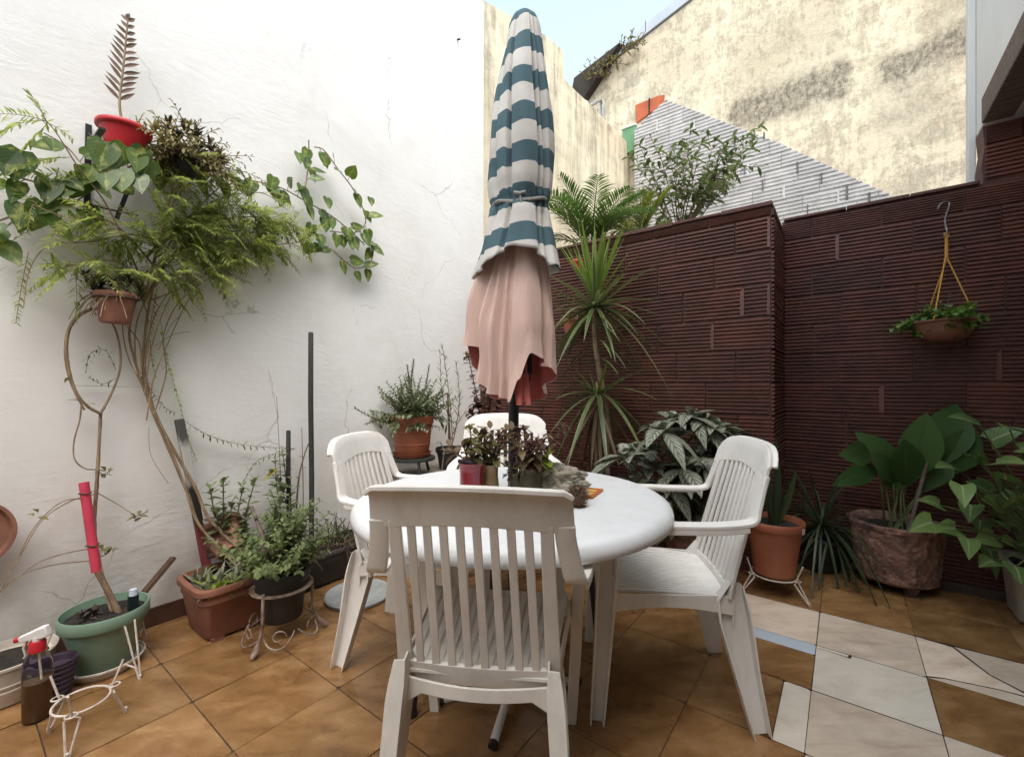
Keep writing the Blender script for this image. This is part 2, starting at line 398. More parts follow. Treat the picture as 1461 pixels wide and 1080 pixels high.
M['cord_yellow'] = simple('yellow_plastic_cord', (0.62,0.33,0.05), (0.48,0.24,0.04), 8, 0.5)
M['cord_grey'] = simple('grey_cord', (0.40,0.38,0.36), (0.24,0.23,0.22), 60, 0.85)
M['steel'] = simple('galvanised_wire', (0.42,0.42,0.43), (0.28,0.28,0.29), 30, 0.4, metal=0.8)
M['house_white'] = simple('white_house_paint', (0.79,0.785,0.77), (0.70,0.69,0.67), 1.5, 0.8, 0.3)
M['house_dark'] = simple('cream_soffit_paint', (0.52,0.45,0.37), (0.44,0.38,0.31), 1.5, 0.85)
M['roof_sheet'] = simple('grey_roof_sheet', (0.50,0.54,0.60), (0.38,0.42,0.47), 2, 0.6)
M['roof_dark'] = simple('dark_eave_wood', (0.05,0.038,0.03), (0.022,0.017,0.014), 6, 0.9)
M['orange_brick'] = simple('bare_orange_brick', (0.50,0.13,0.055), (0.36,0.09,0.04), 6, 0.9, 0.4)
M['green_paint'] = simple('green_painted_block', (0.16,0.34,0.17), (0.11,0.25,0.12), 4, 0.7)
# ------------------------------------------------------------------ ground and floor
mb = MB(); mb.quad((-45,-45,-0.03), (45,-45,-0.03), (45,45,-0.03), (-45,45,-0.03))
o = mb.build('ground', M['ground']); o['kind'] = 'structure'
TS, U0, V0, GAP = 0.343, -0.095, 2.264, 0.0032
def bed():
    mb = MB(); p = [world(UW-.02,-3,-0.004), world(3.6,-3,-0.004), world(3.6,VR+.02,-0.004), world(UW-.02,VR+.02,-0.004)]
    mb.quad(*p); o = mb.build('floor_grout', M['grout']); o['kind'] = 'structure'
bed()
LIGHT = {(-1,0):1, (0,0):1, (1,0):1, (0,-1):2, (0,-2):1, (1,-2):1, (0,-3):1, (1,-3):1}
def floor():
    mb = MB(); rr = random.Random(3)
    def cell(poly, m):
        cx = sum(p[0] for p in poly)/len(poly); cy = sum(p[1] for p in poly)/len(poly)
        tz = rr.uniform(-0.0006, 0.0006); ids = []
        for u, v in poly:
            ids.append(mb.vert(world(u, v, tz + (u-cx)*rr.uniform(-.002,.002))))
        mb.face(ids, m, None, rr.random())
    def rect(u0, v0, u1, v1, m, g=GAP/2):
        u0 = max(u0, UW); u1 = min(u1, 3.55); v1 = min(v1, VR)
        if u1-u0 < .02 or v1-v0 < .02: return
        j = lambda: rr.uniform(-.0008, .0008)
        a = (u0+g+j(), v0+g+j()); b = (u1-g+j(), v0+g+j()); c = (u1-g+j(), v1-g+j()); d = (u0+g+j(), v1-g+j())
        e = 0.004                                                      # worn corners
        P = []
        for p, q, s in ((a,(1,0),(0,1)), (b,(0,1),(-1,0)), (c,(-1,0),(0,-1)), (d,(0,-1),(1,0))):
            k = e*rr.uniform(.5, 2.2)
            P.append((p[0]+s[0]*k, p[1]+s[1]*k)); P.append((p[0]+q[0]*k, p[1]+q[1]*k))
        cell(P, m)
    for i in range(-8, 12):
        for j in range(-16, 3):
            u0, v0 = U0+TS*i, V0+TS*j
            m = LIGHT.get((i, j), 0)
            if (i, j) == (-1, -1):                                      # brown tile patched with a pale blue strip
                rect(u0, v0, u0+TS, v0+TS-.088, 0); rect(u0, v0+TS-.088, u0+.062, v0+TS, 0); rect(u0+.062, v0+TS-.088, u0+TS, v0+TS, 3)
            elif (i, j) == (-1, -2):
                rect(u0, v0, u0+TS-.085, v0+TS, 0); rect(u0+TS-.085, v0, u0+TS, v0+TS, 2)
            elif (i, j) == (1, 0):                                      # the cracked pale tile
                g = GAP/2; a = (u0+g, v0+g); b = (u0+TS-.03, v0+g); c = (u0+TS-g, v0+TS-g); d = (u0+g, v0+TS-g)
                e = (u0+.115, v0+TS-.004); f = (u0+TS-.05, v0+.085); h = (u0+.16, v0+.115)
                cell([a, (b[0]-.02,b[1]), (b[0]-.012,v0+.07), (h[0]+.04,h[1]-.05), (u0+.05,v0+.03)], m)
                cell([(a[0],a[1]+.012), (u0+.045,v0+.036), (h[0]+.035,h[1]-.044), (f[0]-.012,f[1]-.006), (h[0]+.03,h[1]+.05), (e[0]-.002,e[1]-.01), d], m)
                cell([(e[0]+.006,e[1]), (h[0]+.036,h[1]+.056), (f[0]-.004,f[1]+.003), (u0+TS-.01, v0+.10), c], m)
                cell([(f[0]+.004,f[1]-.012), (b[0]-.004, v0+.07), (b[0]-.002,b[1]), (b[0]+.02,b[1]), (u0+TS-.01,v0+.09)], 2)
            elif (i, j) == (0, -1):                                     # pale tile with a chip out of its corner
                g = GAP/2
                cell([(u0+g,v0+g), (u0+TS-g,v0+g), (u0+TS-g,v0+TS-g), (u0+.12,v0+TS-.002), (u0+.115,v0+TS-.030), (u0+.03,v0+TS-.020), (u0+g,v0+TS-.022)], 2)
                cell([(u0+g,v0+TS-.018), (u0+.03,v0+TS-.016), (u0+.105,v0+TS-.022), (u0+.11,v0+TS-g), (u0+g,v0+TS-g)], 2)
            elif (i, j) == (2, -1):
                rect(u0, v0, u0+TS, v0+TS, 0)
            else: rect(u0, v0, u0+TS, v0+TS, m)
    o = mb.build('floor', [M['brown_tile'], M['light_tile'], M['grey_tile'], M['blue_tile']], smooth=False); o['kind'] = 'structure'
floor()

# ------------------------------------------------------------------ walls
def wroot(name, label, cat, u, v, z=0.0, group=None): return thing(name, label, cat, world(u, v, z), -TH, group)
def slab(mb, poly_uz, v0, v1, axis='v', m=0):
    """polygon in (a, z) extruded between two values of the other axis"""
    n = len(poly_uz); i = len(mb.v)
    mk = (lambda a, z, w: (a, w, z)) if axis == 'v' else (lambda a, z, w: (w, a, z))
    for w in (v0, v1):
        for a, z in poly_uz: mb.vert(mk(a, z, w))
    mb.face([i+k for k in range(n)], m); mb.face([i+n+k for k in reversed(range(n))], m)
    for k in range(n):
        k2 = (k+1) % n; mb.face((i+k2, i+k, i+n+k, i+n+k2), m)
def fix(o):
    bm = bmesh.new(); bm.from_mesh(o.data); bmesh.ops.recalc_face_normals(bm, faces=bm.faces); bm.to_mesh(o.data); bm.free()
WTOP = room(ww(694, 9, 0)).z
w = wroot('white_wall', 'tall white plastered side wall with plants hung on it', 'wall', UW, 0)
mb = MB(); slab(mb, [(-3.2,-.03), (2.93,-.03), (2.93,WTOP), (-3.2,WTOP)], -.28, 0, 'u'); fix(mb.build('plaster', M['white_plaster'], w, False, local=True))
mb = MB(); rr = random.Random(5); y = -3.0
while y < 2.9:
    L = min(.34, 2.9-y); mb.box((.006, y+L/2, .042), (.012, L-.003, .084+rr.uniform(-.002,.002)), rn=rr.random()); y += L
mb.build('baseboard', M['baseboard'], w, False, 0.002, local=True)
mb = MB(); p = room(ww(652, 57, 0)); mb.tube([V((0,p.y,p.z)), V((.03,p.y,p.z-.01)), V((.034,p.y-.012,p.z-.022))], .007, 6)
mb.build('nail', M['black_metal'], w, local=True)

w = wroot('boundary_wall', 'cream stained boundary wall with stepped top beyond the white wall', 'wall', UW, VL)
pts = [(room(onU(x, y, UW-.03)).y-VL, room(onU(x, y, UW-.03)).z) for x, y in ((776,50),(803,73),(804.5,114),(848,156),(889,198),(906,214))]
z0 = room(onU(696,10,UW-.03)).z
mb = MB(); slab(mb, [(.03,-.03), (3.45,-.03), (3.45,pts[-1][1]-.02), pts[4], pts[3], pts[2], pts[1], pts[0], (.03,z0)], -.28, -.03, 'u')
fix(mb.build('plaster', M['cream_near'], w, False, local=True))

def ribbed(mb, a0, a1, z0, z1, mp, bl=.345, ch=.1905, ribs=8, seed=1, ztop=None, flat=.0):
    """courses of horizontally ribbed hollow bricks; mp(a, z, d) places a point d proud of the wall"""
    rr = random.Random(seed); mort = .007; k = 0; z = z0
    while z < z1-.03:
        h = min(ch-mort, z1-z-.004); a = a0-(bl*.5 if k % 2 else 0)-rr.uniform(0,.06)
        while a < a1:
            b0, b1 = max(a+mort*rr.uniform(.4,.9), a0), min(a+bl-mort*rr.uniform(.4,.9), a1)
            a += bl
            if b1-b0 < .03: continue
            d0 = .006+rr.uniform(-.0015,.002); rn = rr.random(); pro = [(0.0, 0.0)]
            isflat = rr.random() < flat
            tilt = rr.uniform(-.003,.003)
            for r in range(ribs):
                zz = h*r/ribs; s = h/ribs; j = rr.uniform(-.0015,.0015)
                if isflat: pro += [(zz+.0005, d0+.008)]
                else: pro += [(zz+s*.16, d0+.0095+j), (zz+s*.60, d0+.0105+j), (zz+s*.70, d0*.3), (zz+s*.97, d0*.3)]
            pro.append((h, 0.0)); i = len(mb.v); n = len(pro)
            for q, bb in ((0,b0),(1,b1)):
                for pz, pd in pro: mb.vert(mp(bb, z+pz+(tilt if q else 0), pd))
            for t in range(n-1): mb.face((i+t, i+n+t, i+n+t+1, i+t+1), 0, None, rn)
            mb.face([i+t for t in range(n)], 0, None, rn); mb.face([i+n+t for t in reversed(range(n))], 0, None, rn)
            if rr.random() < .13:                                        # joint smeared flush with mortar
                wj = rr.uniform(.010,.022); e = b1; q = len(mb.v)
                for aa_, zz_ in ((e-wj,z+h*rr.uniform(0,.12)),(e+.008,z),(e+.008,z+h*rr.uniform(.85,1)),(e-wj*rr.uniform(.6,1),z+h*rr.uniform(.8,.98))): mb.vert(mp(min(max(aa_,a0),a1), zz_, d0+.0125))
                mb.face((q,q+1,q+2,q+3), 0, None, rn)
        z += ch; k += 1
ZT = 1.1 + 232*2.967*.9402/627                                          # top of the brick wall
w = wroot('brick_wall', 'dark maroon ribbed brick wall standing forward behind the spiky tall plant', 'wall', -.33, VL)
UE = -.335; mb = MB()
ribbed(mb, UW+.33, UE+.33-.002, -.02, ZT-.012, lambda a, z, d: (a, -d, z), seed=4)
ribbed(mb, .004, VR-VL-.004, -.02, ZT-.012, lambda a, z, d: (UE+.33+d, a, z), seed=5, bl=.37)
o = mb.build('ribbed_bricks', M['maroon'], w, False, local=True); fix(o)
mb = MB(); slab(mb, [(UW+.33,-.03), (UE+.33,-.03), (UE+.33,ZT), (UW+.33,ZT)], 0, VR-VL-.003); fix(mb.build('mortar', M['maroon_mortar'], w, False, local=True))
mb = MB(); rr = random.Random(8)
a = UW+.34
while a < UE+.33:
    L = min(rr.uniform(.25,.4), UE+.34-a); mb.box((a+L/2, .28, ZT+.008), (L-.004, .60, .02+rr.uniform(-.004,.006)), rn=rr.random()); a += L
mb.build('coping', M['maroon_mortar'], w, False, .003, local=True)

UB, ZB = .6145, 2.52                                                    # where the house begins, underside of its beam
ZT2 = ZT; ZT = 2.205
w = wroot('brick_wall', 'dark maroon ribbed brick wall behind the hanging basket', 'wall', .6, VR)
mb = MB(); ribbed(mb, UE-.6, 3.0, -.02, ZT-.012, lambda a, z, d: (a, -d, z), seed=14, bl=.352)
ribbed(mb, UB-.6+.0, 3.0, ZT+.02, ZB-.006, lambda a, z, d: (a, -.004-d, z), seed=15, bl=.352)
fix(mb.build('ribbed_bricks', M['maroon'], w, False, local=True))
mb = MB(); slab(mb, [(UE-.6,-.03), (3.0,-.03), (3.0,ZB-.003), (UB-.6-.010,ZB-.003), (UB-.6-.002,ZT+.2), (UB-.6-.014,ZT+.1), (UB-.6-.006,ZT), (UE-.6,ZT)], 0, .16)
fix(mb.build('mortar', M['maroon_mortar'], w, False, local=True))
mb = MB(); a = UE-.59; rr = random.Random(9)
while a < UB-.62:
    L = min(rr.uniform(.28,.4), UB-.62-a); mb.box((a+L/2, .07, ZT+.007), (L-.004, .19, .016+rr.uniform(-.003,.005))); a += L
mb.build('coping', M['maroon_mortar'], w, False, .003, local=True)

# ------------------------------------------------------------------ neighbours
VF = 6.3
w = wroot('neighbour_house', 'tall cream stained gable wall of the neighbouring house under open sky', 'house', 0, VF)
g0, g1 = room(onV(826,122,VF)), room(onV(985,-2,VF)); sl = (g1.z-g0.z)/(g1.x-g0.x)
uR, uL = 4.5, g0.x; zr = lambda u: g0.z+sl*(u-uL)
uk = .35                                                                # ridge
mb = MB(); slab(mb, [(uL+.15,-.03), (uR,-.03), (uR,zr(uk)-sl*(uR-uk)-.05), (uk,zr(uk)-.05), (uL+.15,zr(uL+.15)-.05)], 0, .3); fix(mb.build('wall', M['cream_far'], w, False, local=True))
mb = MB(); d = V((1,0,sl)).normalized()
def roofslab(mb, u0, u1, v0, v1, off, th, m=0):
    slab(mb, [(u0,zr(u0)+off), (u1,zr(u1)+off), (u1,zr(u1)+off+th), (u0,zr(u0)+off+th)], v0, v1, 'v', m)
roofslab(mb, uL+.55, uk, -.03, 4, -.03, .15); roofslab(mb, uL-.05, uL+.55, -.10, 4, .05, .05); slab(mb, [(uk,zr(uk)+.05), (uR+.1,zr(uk)-sl*(uR-uk)+.05), (uR+.1,zr(uk)-sl*(uR-uk)+.1), (uk,zr(uk)+.1)], -.1, 4)
rf = mb.build('roof', M['roof_sheet'], w, False, local=True); fix(rf)
mb = MB(); slab(mb, [(uL-.06,zr(uL)-.13), (uL+.16,zr(uL)-.32), (uL+.62,zr(uL+.62)-.05), (uL+.75,zr(uL+.75)+.04), (uL-.02,zr(uL)+.045)], -.14, 0)
o = mb.build('eave', M['roof_dark'], rf, False, local=True); fix(o)
mb = MB(); q = [room(onV(x, y, VF)) for x, y in ((908,177),(907,152),(938,139),(948,137),(946,150))]
slab(mb, [(p.x, p.z) for p in q], -.03, 0); fix(mb.build('bare_brick_patch', M['orange_brick'], w, False, local=True))
mb = MB(); a, b = room(onV(927,170,VF)), room(onV(927,142,VF)); mb.box((a.x, -.033, (a.z+b.z)/2), (.02,.01,b.z-a.z)); mb.build('patch_joint', M['roof_dark'], w, False, local=True)

VW = 6.12
w = wroot('white_brick_wall', 'white painted ribbed brick wall with sloping top before the cream house', 'wall', 0, VW)
q = [room(onV(x, y, VW)) for x, y in ((905,186),(950,143),(1112,205),(1288,287))]
mb = MB(); ribbed(mb, q[0].x, q[3].x+.6, 1.6, q[1].z+.1, lambda a, z, d: (a, -d, z), seed=21, bl=.34, ch=.19, ribs=4, flat=0)
def clip(o, pl):
    bm = bmesh.new(); bm.from_mesh(o.data)
    for co, no in pl: bmesh.ops.bisect_plane(bm, geom=bm.verts[:]+bm.edges[:]+bm.faces[:], plane_co=co, plane_no=no, clear_outer=True)
    bm.to_mesh(o.data); bm.free()
def cutpl(a, b):
    d = V((b.x-a.x, 0, b.z-a.z)).normalized(); return (V((a.x,0,a.z)), V((-d.z,0,d.x)))
o = mb.build('ribbed_bricks', M['white_brick'], w, False, local=True); fix(o)
clip(o, [cutpl(q[0],q[1]), cutpl(q[1],q[2]), cutpl(q[2],q[3])])
def sloped(k): return [(q[0].x,-.03), (q[3].x+.6,-.03), (q[3].x+.6,q[3].z-(q[2].z-q[3].z)/(q[3].x-q[2].x)*.6-k), (q[2].x,q[2].z-k), (q[1].x,q[1].z-k), (q[0].x,q[0].z-k)]
mb = MB(); slab(mb, sloped(.0), 0, .17); fix(mb.build('mortar', M['white_mortar'], w, False, local=True))
mb = MB(); rr = random.Random(2)
for x, y in ((1048,204),(1090,195),(1137,240),(1088,265),(1172,255),(1208,275),(1152,300),(1062,245),(1240,283)):
    p = room(onV(x, y, VW)); h = rr.uniform(.08,.17); wd = rr.uniform(.003,.011)
    slab(mb, [(p.x-wd,p.z-h/2), (p.x+wd,p.z-h/2+rr.uniform(-.01,.01)), (p.x+wd*.8,p.z+h/2), (p.x-wd,p.z+h/2)], -.021, 0)
fix(mb.build('open_joint', M['joint_shadow'], w, False, local=True))

a, b = room(onU(905,203,UW)), room(onU(893,203,UW))
w = thing('concrete_block', 'green painted block on the far end of the cream wall', 'block', world(UW-.0,room(onU(905,214,UW)).y-.12,room(onU(900,214,UW)).z-.08), -TH)
zz = w.location.z; h = room(onU(903,190,UW)).z-zz
mb = MB(); mb.box((0,0,h/2), (.20,.22,h), taper=.98); mb.build('green_face', M['green_paint'], w, False, .008, local=True)
mb = MB(); mb.box((.115,.01,h/2-.02), (.03,.20,h-.02)); mb.box((0,0,h+.010), (.24,.25,.02)); mb.build('pale_cap', M['house_white'], w, False, .005, local=True)
p = onU(852,158,UW-.12); w = thing('pipe_bracket', 'small bent grey pipe bracket on the cream wall top', 'bracket', p)
mb = MB(); P = [onU(841,152,UW-.1), onU(856,143,UW-.1), onU(858,150,UW-.1), onU(860,178,UW-.1)]; mb.tube(P, .022, 8); tag_ = mb.build('pipe', M['steel'], w)
# ------------------------------------------------------------------ own house: over the right side and behind the viewer
w = wroot('house', 'white upper storey of the house over the covered right side', 'house', UB, 0)
HT = 4.3
mb = MB(); slab(mb, [(-2.6,ZB+.03), (VR+.26,ZB+.03), (VR+.26,HT), (-2.6,HT)], 0, .2, 'u'); fix(mb.build('wall', M['house_white'], w, False, .01, local=True))
mb = MB(); slab(mb, [(VR+.20,ZT-.3), (VR+.262,ZT-.3), (VR+.262,HT), (VR+.20,HT)], -.035, .0, 'u'); fix(mb.build('corner_trim', M['house_white'], w, False, .006, local=True))
mb = MB(); slab(mb, [(-2.2,ZB), (VR-.03,ZB), (VR-.03,ZB+.14), (-2.2,ZB+.14)], -.02, .10, 'u'); fix(mb.build('beam', M['wood'], w, False, .006, local=True))
mb = MB(); mb.box((1.55,.4,ZB+.10), (2.9,5.7,.1)); mb.box((1.6,.4,HT+.05), (3.3,6.4,.12)); mb.build('ceiling', M['house_dark'], w, False, local=True)
mb = MB(); mb.box((2.95,.2,ZB/2), (.15,6.3,ZB)); mb.box((.0,-2.35,1.5), (6.3,.2,3.06)); mb.build('ground_floor_wall', M['house_white'], w, False, local=True)
mb = MB(); mb.box((3.0,.4,3.45), (.15,6.2,1.6)); mb.box((1.55,-2.6,3.45), (2.9,.15,1.6)); mb.box((1.6,VR+.19,3.45), (2.78,.14,1.6)); mb.build('outer_wall', M['house_white'], w, False, local=True)
# ------------------------------------------------------------------ plastic chairs
def rect(w, h): return [(-w/2,-h/2), (w/2,-h/2), (w/2,h/2), (-w/2,h/2)]
def sheet(mb, fn, ns, nt, th, m=0):
    """fn(s,t) in 0..1 -> point; a plate of thickness th behind it"""
    g = [[V(fn(i/ns, j/nt)) for i in range(ns+1)] for j in range(nt+1)]
    base = len(mb.v); W = ns+1
    nr = [[None]*(ns+1) for _ in range(nt+1)]
    for j in range(nt+1):
        for i in range(ns+1):
            a = g[j][min(i+1,ns)]-g[j][max(i-1,0)]; b = g[min(j+1,nt)][i]-g[max(j-1,0)][i]
            n = a.cross(b); nr[j][i] = n.normalized() if n.length > 1e-9 else V((0,0,1))
    for j in range(nt+1):
        for i in range(ns+1): mb.vert(g[j][i])
    off = len(mb.v)-base
    for j in range(nt+1):
        for i in range(ns+1): mb.vert(g[j][i]-nr[j][i]*th)
    for j in range(nt):
        for i in range(ns):
            a = base+j*W+i; mb.face((a, a+1, a+W+1, a+W), m)
            a += off; mb.face((a+W, a+W+1, a+1, a), m)
    for j in range(nt):
        a = base+j*W; mb.face((a+W, a+W+off, a+off, a), m); a = base+j*W+ns; mb.face((a, a+off, a+W+off, a+W), m)
    for i in range(ns):
        a = base+i; mb.face((a, a+off, a+1+off, a+1), m); a = base+nt*W+i; mb.face((a+1, a+1+off, a+off, a), m)
def ybk(z): 
    t = (z-.40)/.49; return -.180-.132*(t**1.05 if t > 0 else t)
def bpt(x, z): return V((x, ybk(z)-.020*(1-min(1.0, abs(x)/.235)**2)+.006, z))
def chan(w, d, t=.007): return [(-w/2,0),(w/2,0),(w/2,d),(w/2-t,d),(w/2-t,t),(-w/2+t,t),(-w/2+t,d),(-w/2,d)]
def make_chair(mat, label, group, rounded=False):
    c = thing('plastic_chair', label, 'chair', (0,0,0), 0, group)
    bv = .0025
    # backrest: top band, stiles, slats, bottom rail moulded in one piece
    mb = MB()
    def top(s, t):
        x = lerp(-.232,.232,s); z0 = .776+.018*math.cos((s-.5)*math.pi); z1 = .876+.009*math.sin(s*math.pi)
        if rounded: z1 -= .050*abs(2*s-1)**7; z0 += .016*math.cos((s-.5)*math.pi)-.01
        elif s < .02 or s > .98: z1 -= .012
        z = lerp(z0, z1, t); p = bpt(x*(1-.03*t), z)
        if t > .93: p.y -= .004
        return p
    sheet(mb, top, 24, 6, .012)
    mb.sweep([top(i/24, 1)+V((0,-.007,.0)) for i in range(25)], rect(.012,.015), None, V((0,0,1)))
    for sx in (-1, 1):
        mb.sweep([bpt(sx*lerp(.183,.170,k/8), lerp(.405,.800,k/8))+V((0,.0063,0)) for k in range(9)], rect(.032,.0114), [(lerp(1.2,.9,k/8),1) for k in range(9)], V((1,0,0)))
    ns = 8
    for i in range(ns):
        f = (i/(ns-1))*2-1
        mb.sweep([bpt(f*lerp(.142,.130,k/8), lerp(.405,.815,k/8))+V((0,.0062,0)) for k in range(9)], [(-.0105,-.005),(.0105,-.005),(.0085,.005),(-.0085,.005)], None, V((1,0,0)))
    sheet(mb, lambda s, t: bpt(lerp(-.182,.182,s), lerp(.372,.428,t)), 12, 2, .012)
    mb.build('backrest', mat, c, True, bv, local=True)
    # seat with grooves that run front to back, rolled front edge, skirts
    mb = MB()
    def seat(s, t):
        tt = t; y = lerp(-.192,.212,min(1,tt/.9)); hw = lerp(.178,.218,min(1,tt/.9)); x = lerp(-hw,hw,s)
        z = .408+.022*tt-.016*math.sin(min(1,tt)*math.pi)*math.sin(s*math.pi)
        if tt > .9: y = .212+.012*math.sin((tt-.9)/.1*math.pi/2); z -= .045*((tt-.9)/.1)**1.5
        ph = (s*17) % 1.0
        if .09 < t < .88 and .04 < s < .96 and ph < .26: z -= .006
        return V((x,y,z))
    sheet(mb, seat, 102, 20, .007)
    mb.build('seat', mat, c, True, local=True, angle=50)
    mb = MB()
    for sx in (-1, 1):
        sheet(mb, lambda s, t: V((sx*(lerp(.182,.221,s)+.004), lerp(-.19,.21,s), lerp(.415,.352+.022*math.sin(s*math.pi),t))), 10, 2, .006*sx)
    sheet(mb, lambda s, t: V((lerp(-.19,.19,s), -.196-.03*math.sin(s*math.pi), lerp(.395,.318+.045*min(1,math.sin(s*math.pi)*2.2),t))), 20, 3, -.007)
    sheet(mb, lambda s, t: V((lerp(-.218,.218,s), .222, lerp(.40,.345+.035*math.sin(s*math.pi),t))), 12, 2, .006)
    mb.build('skirt', mat, c, True, .0015, local=True)
    for sx in (-1, 1):
        mb = MB()
        P = spline([bpt(sx*.2095,.80)+V((0,.0062,0)), bpt(sx*.2100,.775)+V((0,.0062,0)), bpt(sx*.2165,.735)+V((0,.0062,0)), bpt(sx*.225,.695)+V((0,.0062,0)), V((sx*.233,-.236,.668)), V((sx*.240,-.205,.657)), V((sx*.256,-.11,.652)), V((sx*.264,.03,.650)), V((sx*.259,.14,.640)), V((sx*.250,.196,.612)), V((sx*.245,.214,.57))], 5)
        mb.sweep(P, [(-.022,-.006),(.022,-.006),(.022,.006),(.018,.008),(-.018,.008),(-.022,.006)], [(lerp(1.0,1.12,min(1,i/len(P)*2)),1) for i in range(len(P))], V((1,0,0)))
        mb.sweep([p+V((sx*.021,0,-.012)) for p in P[24:]], rect(.006,.022), None, V((1,0,0)))
        mb.build('armrest', mat, c, True, bv, local=True)
        mb = MB()
        mb.sweep([V((sx*.236,.203,.60)), V((sx*.232,.206,.45)), V((sx*.226,.218,.25)), V((sx*.214,.234,0))], [(a, b*sx) for a, b in (chan(.058,.036) if sx > 0 else list(reversed(chan(.058,.036))))], [(1,1),(1.1,1),(.95,.95),(.78,.85)], V((0,1,0)))
        mb.build('leg', mat, c, True, .0015, local=True); fix(c.children[-1])
        mb = MB()
        mb.sweep([V((sx*.170,-.200,.452)), V((sx*.167,-.187,.400)), V((sx*.170,-.193,.345)), V((sx*.182,-.225,.18)), V((sx*.206,-.262,0))], [(a, b*sx) for a, b in (chan(.10,.042) if sx > 0 else list(reversed(chan(.10,.042))))], [(.42,.66),(.94,.94),(1.0,1),(.74,.95),(.52,.85)], V((0,1,0)))
        mb.build('leg', mat, c, True, .0015, local=True); fix(c.children[-1])
    return c
def put(c, cx, cy, fx, fy):
    c.location = (cx, cy, 0); c.rotation_euler = (0, 0, math.atan2(-fx, fy))
GR = 'white plastic chairs around the table'
ch0 = make_chair(M['chair_front'], 'white plastic chair with its slatted back turned to the viewer, nearest', GR)
put(ch0, -.060, 1.245, .12, .99)
ch1 = make_chair(M['chair'], 'white plastic armchair right of the table, before the silvery leaved plant', GR, True)
put(ch1, .545, 1.635, -.985, .13)
ch2 = copy_tree(ch1); ch2['label'] = 'white plastic chair tucked in at the table by the dark planting trough'
put(ch2, -.375, 1.875, .983, -.19)
ch3 = copy_tree(ch1); ch3['label'] = 'white plastic chair behind the umbrella pole on the far side of the table'
put(ch3, -.03, 2.28, .03, -1)
ch1.scale = (1.02,1.02,1.02); ch3.scale = (1.04,1.04,1.05)

# ------------------------------------------------------------------ table, parasol, stand
TC = V((0, 1.56, 0)); TZ = .72; TR = .540
t = thing('round_table', 'round white plastic garden table carrying vases, pierced by the umbrella pole', 'table', TC)
mb = MB()
prof = [(.024,TZ-.028),(.024,TZ-.002),(.03,TZ),(.30,TZ+.001),(TR-.045,TZ),(TR-.022,TZ-.004),(TR-.007,TZ-.014),(TR,TZ-.030),(TR,TZ-.046),(TR-.006,TZ-.050),(TR-.010,TZ-.046),(TR-.014,TZ-.026),(TR-.05,TZ-.014),(.30,TZ-.012),(.024,TZ-.028)]
mb.lathe(prof, TC, 96); mb.build('tabletop', M['table'], t, True, angle=60)
for a in (14, 105, 196, 293):
    d = V((math.cos(R(a)), math.sin(R(a)), 0)); mb = MB()
    mb.tube([TC+d*.27+V((0,0,TZ-.014)), TC+d*.345+V((0,0,.012))], .0125, 10); mb.tube([TC+d*.344+V((0,0,.02)), TC+d*.347], .016, 10)
    mb.build('leg', M['black_metal'], t)
mb = MB(); mb.tube(circle((TC.x,TC.y,TZ-.026), .27, 40), .009, 8); mb.build('frame_ring', M['black_metal'], t)

u = thing('parasol', 'closed faded pink parasol on a black pole through the round table', 'umbrella', TC)
mb = MB(); lean = lambda z: V((TC.x+.003+.042*max(0,(z-.9))/1.5, TC.y, z))
mb.tube([lean(z) for z in (.02,.7,1.0,1.5,2.0,2.36)], .0185, 14); mb.build('pole', M['black_metal'], u)
def hemz(a):
    pts = [(-180,1.25),(-160,1.235),(-151,1.12),(-136,1.075),(-117,1.06),(-102,1.045),(-89,1.12),(-74,1.205),(-55,1.19),(-35,1.165),(-15,1.14),(10,1.09),(45,1.045),(90,1.04),(130,1.05),(160,1.10),(180,1.25)]
    for (a0,z0),(a1,z1) in zip(pts, pts[1:]):
        if a0 <= a <= a1:
            f = (a-a0)/(a1-a0); f = f*f*(3-2*f); return lerp(z0,z1,f)
    return 1.1
def rad(a):   # fold outline of the hanging cloth, degrees
    pts = [(-180,1.10),(-166,1.22),(-155,.80),(-147,1.02),(-140,.84),(-132,1.03),(-125,.84),(-117,1.03),(-110,.85),(-101,1.04),(-78,1.11),(-54,1.05),(-38,.90),(-26,1.08),(-8,1.10),(6,.78),(35,1.0),(55,.75),(85,1.02),(105,.75),(135,1.02),(155,.72),(180,1.10)]
    for (a0,z0),(a1,z1) in zip(pts, pts[1:]):
        if a0 <= a <= a1:
            f = (a-a0)/(a1-a0); f = f*f*(3-2*f); return lerp(z0,z1,f)
    return 1
def canopy(mb, inset, ztop, zlift):
    n, k = 240, 26; base = len(mb.v)
    for i in range(n):
        a = -180+360*i/n
        for j in range(k+1):
            tt = j/k; hz = hemz(a)+zlift; z = lerp(ztop, hz, tt)
            r0 = lerp(.062, .118, min(1,(ztop-z)/.36)**.8)
            f = lerp(.92, rad(a), min(1, .4+tt*1.2)); r = r0*f
            if math.cos(R(a+172)) > .6: r += .052*max(0,(math.cos(R(a+172))-.6)/.4)*math.sin(min(1,tt*1.15)*math.pi*.62)
            r += .010*max(0,tt-.86)/.14*(1 if f > .95 else -.5)
            r = max(.022, r-inset); c = lean(z); wob = .0035*math.sin(a*.11+z*23)
            mb.vert((c.x+.010+(r+wob)*math.cos(R(a)), c.y+(r+wob)*math.sin(R(a)), z))
    W = k+1
    for i in range(n):
        i2 = (i+1) % n
        for j in range(k):
            uvs = ((i/n,j/k),(i/n,(j+1)/k),((i+1)/n,(j+1)/k),((i+1)/n,j/k))
            mb.face((base+i*W+j, base+i*W+j+1, base+i2*W+j+1, base+i2*W+j), 0, uvs)
    return base, n, W
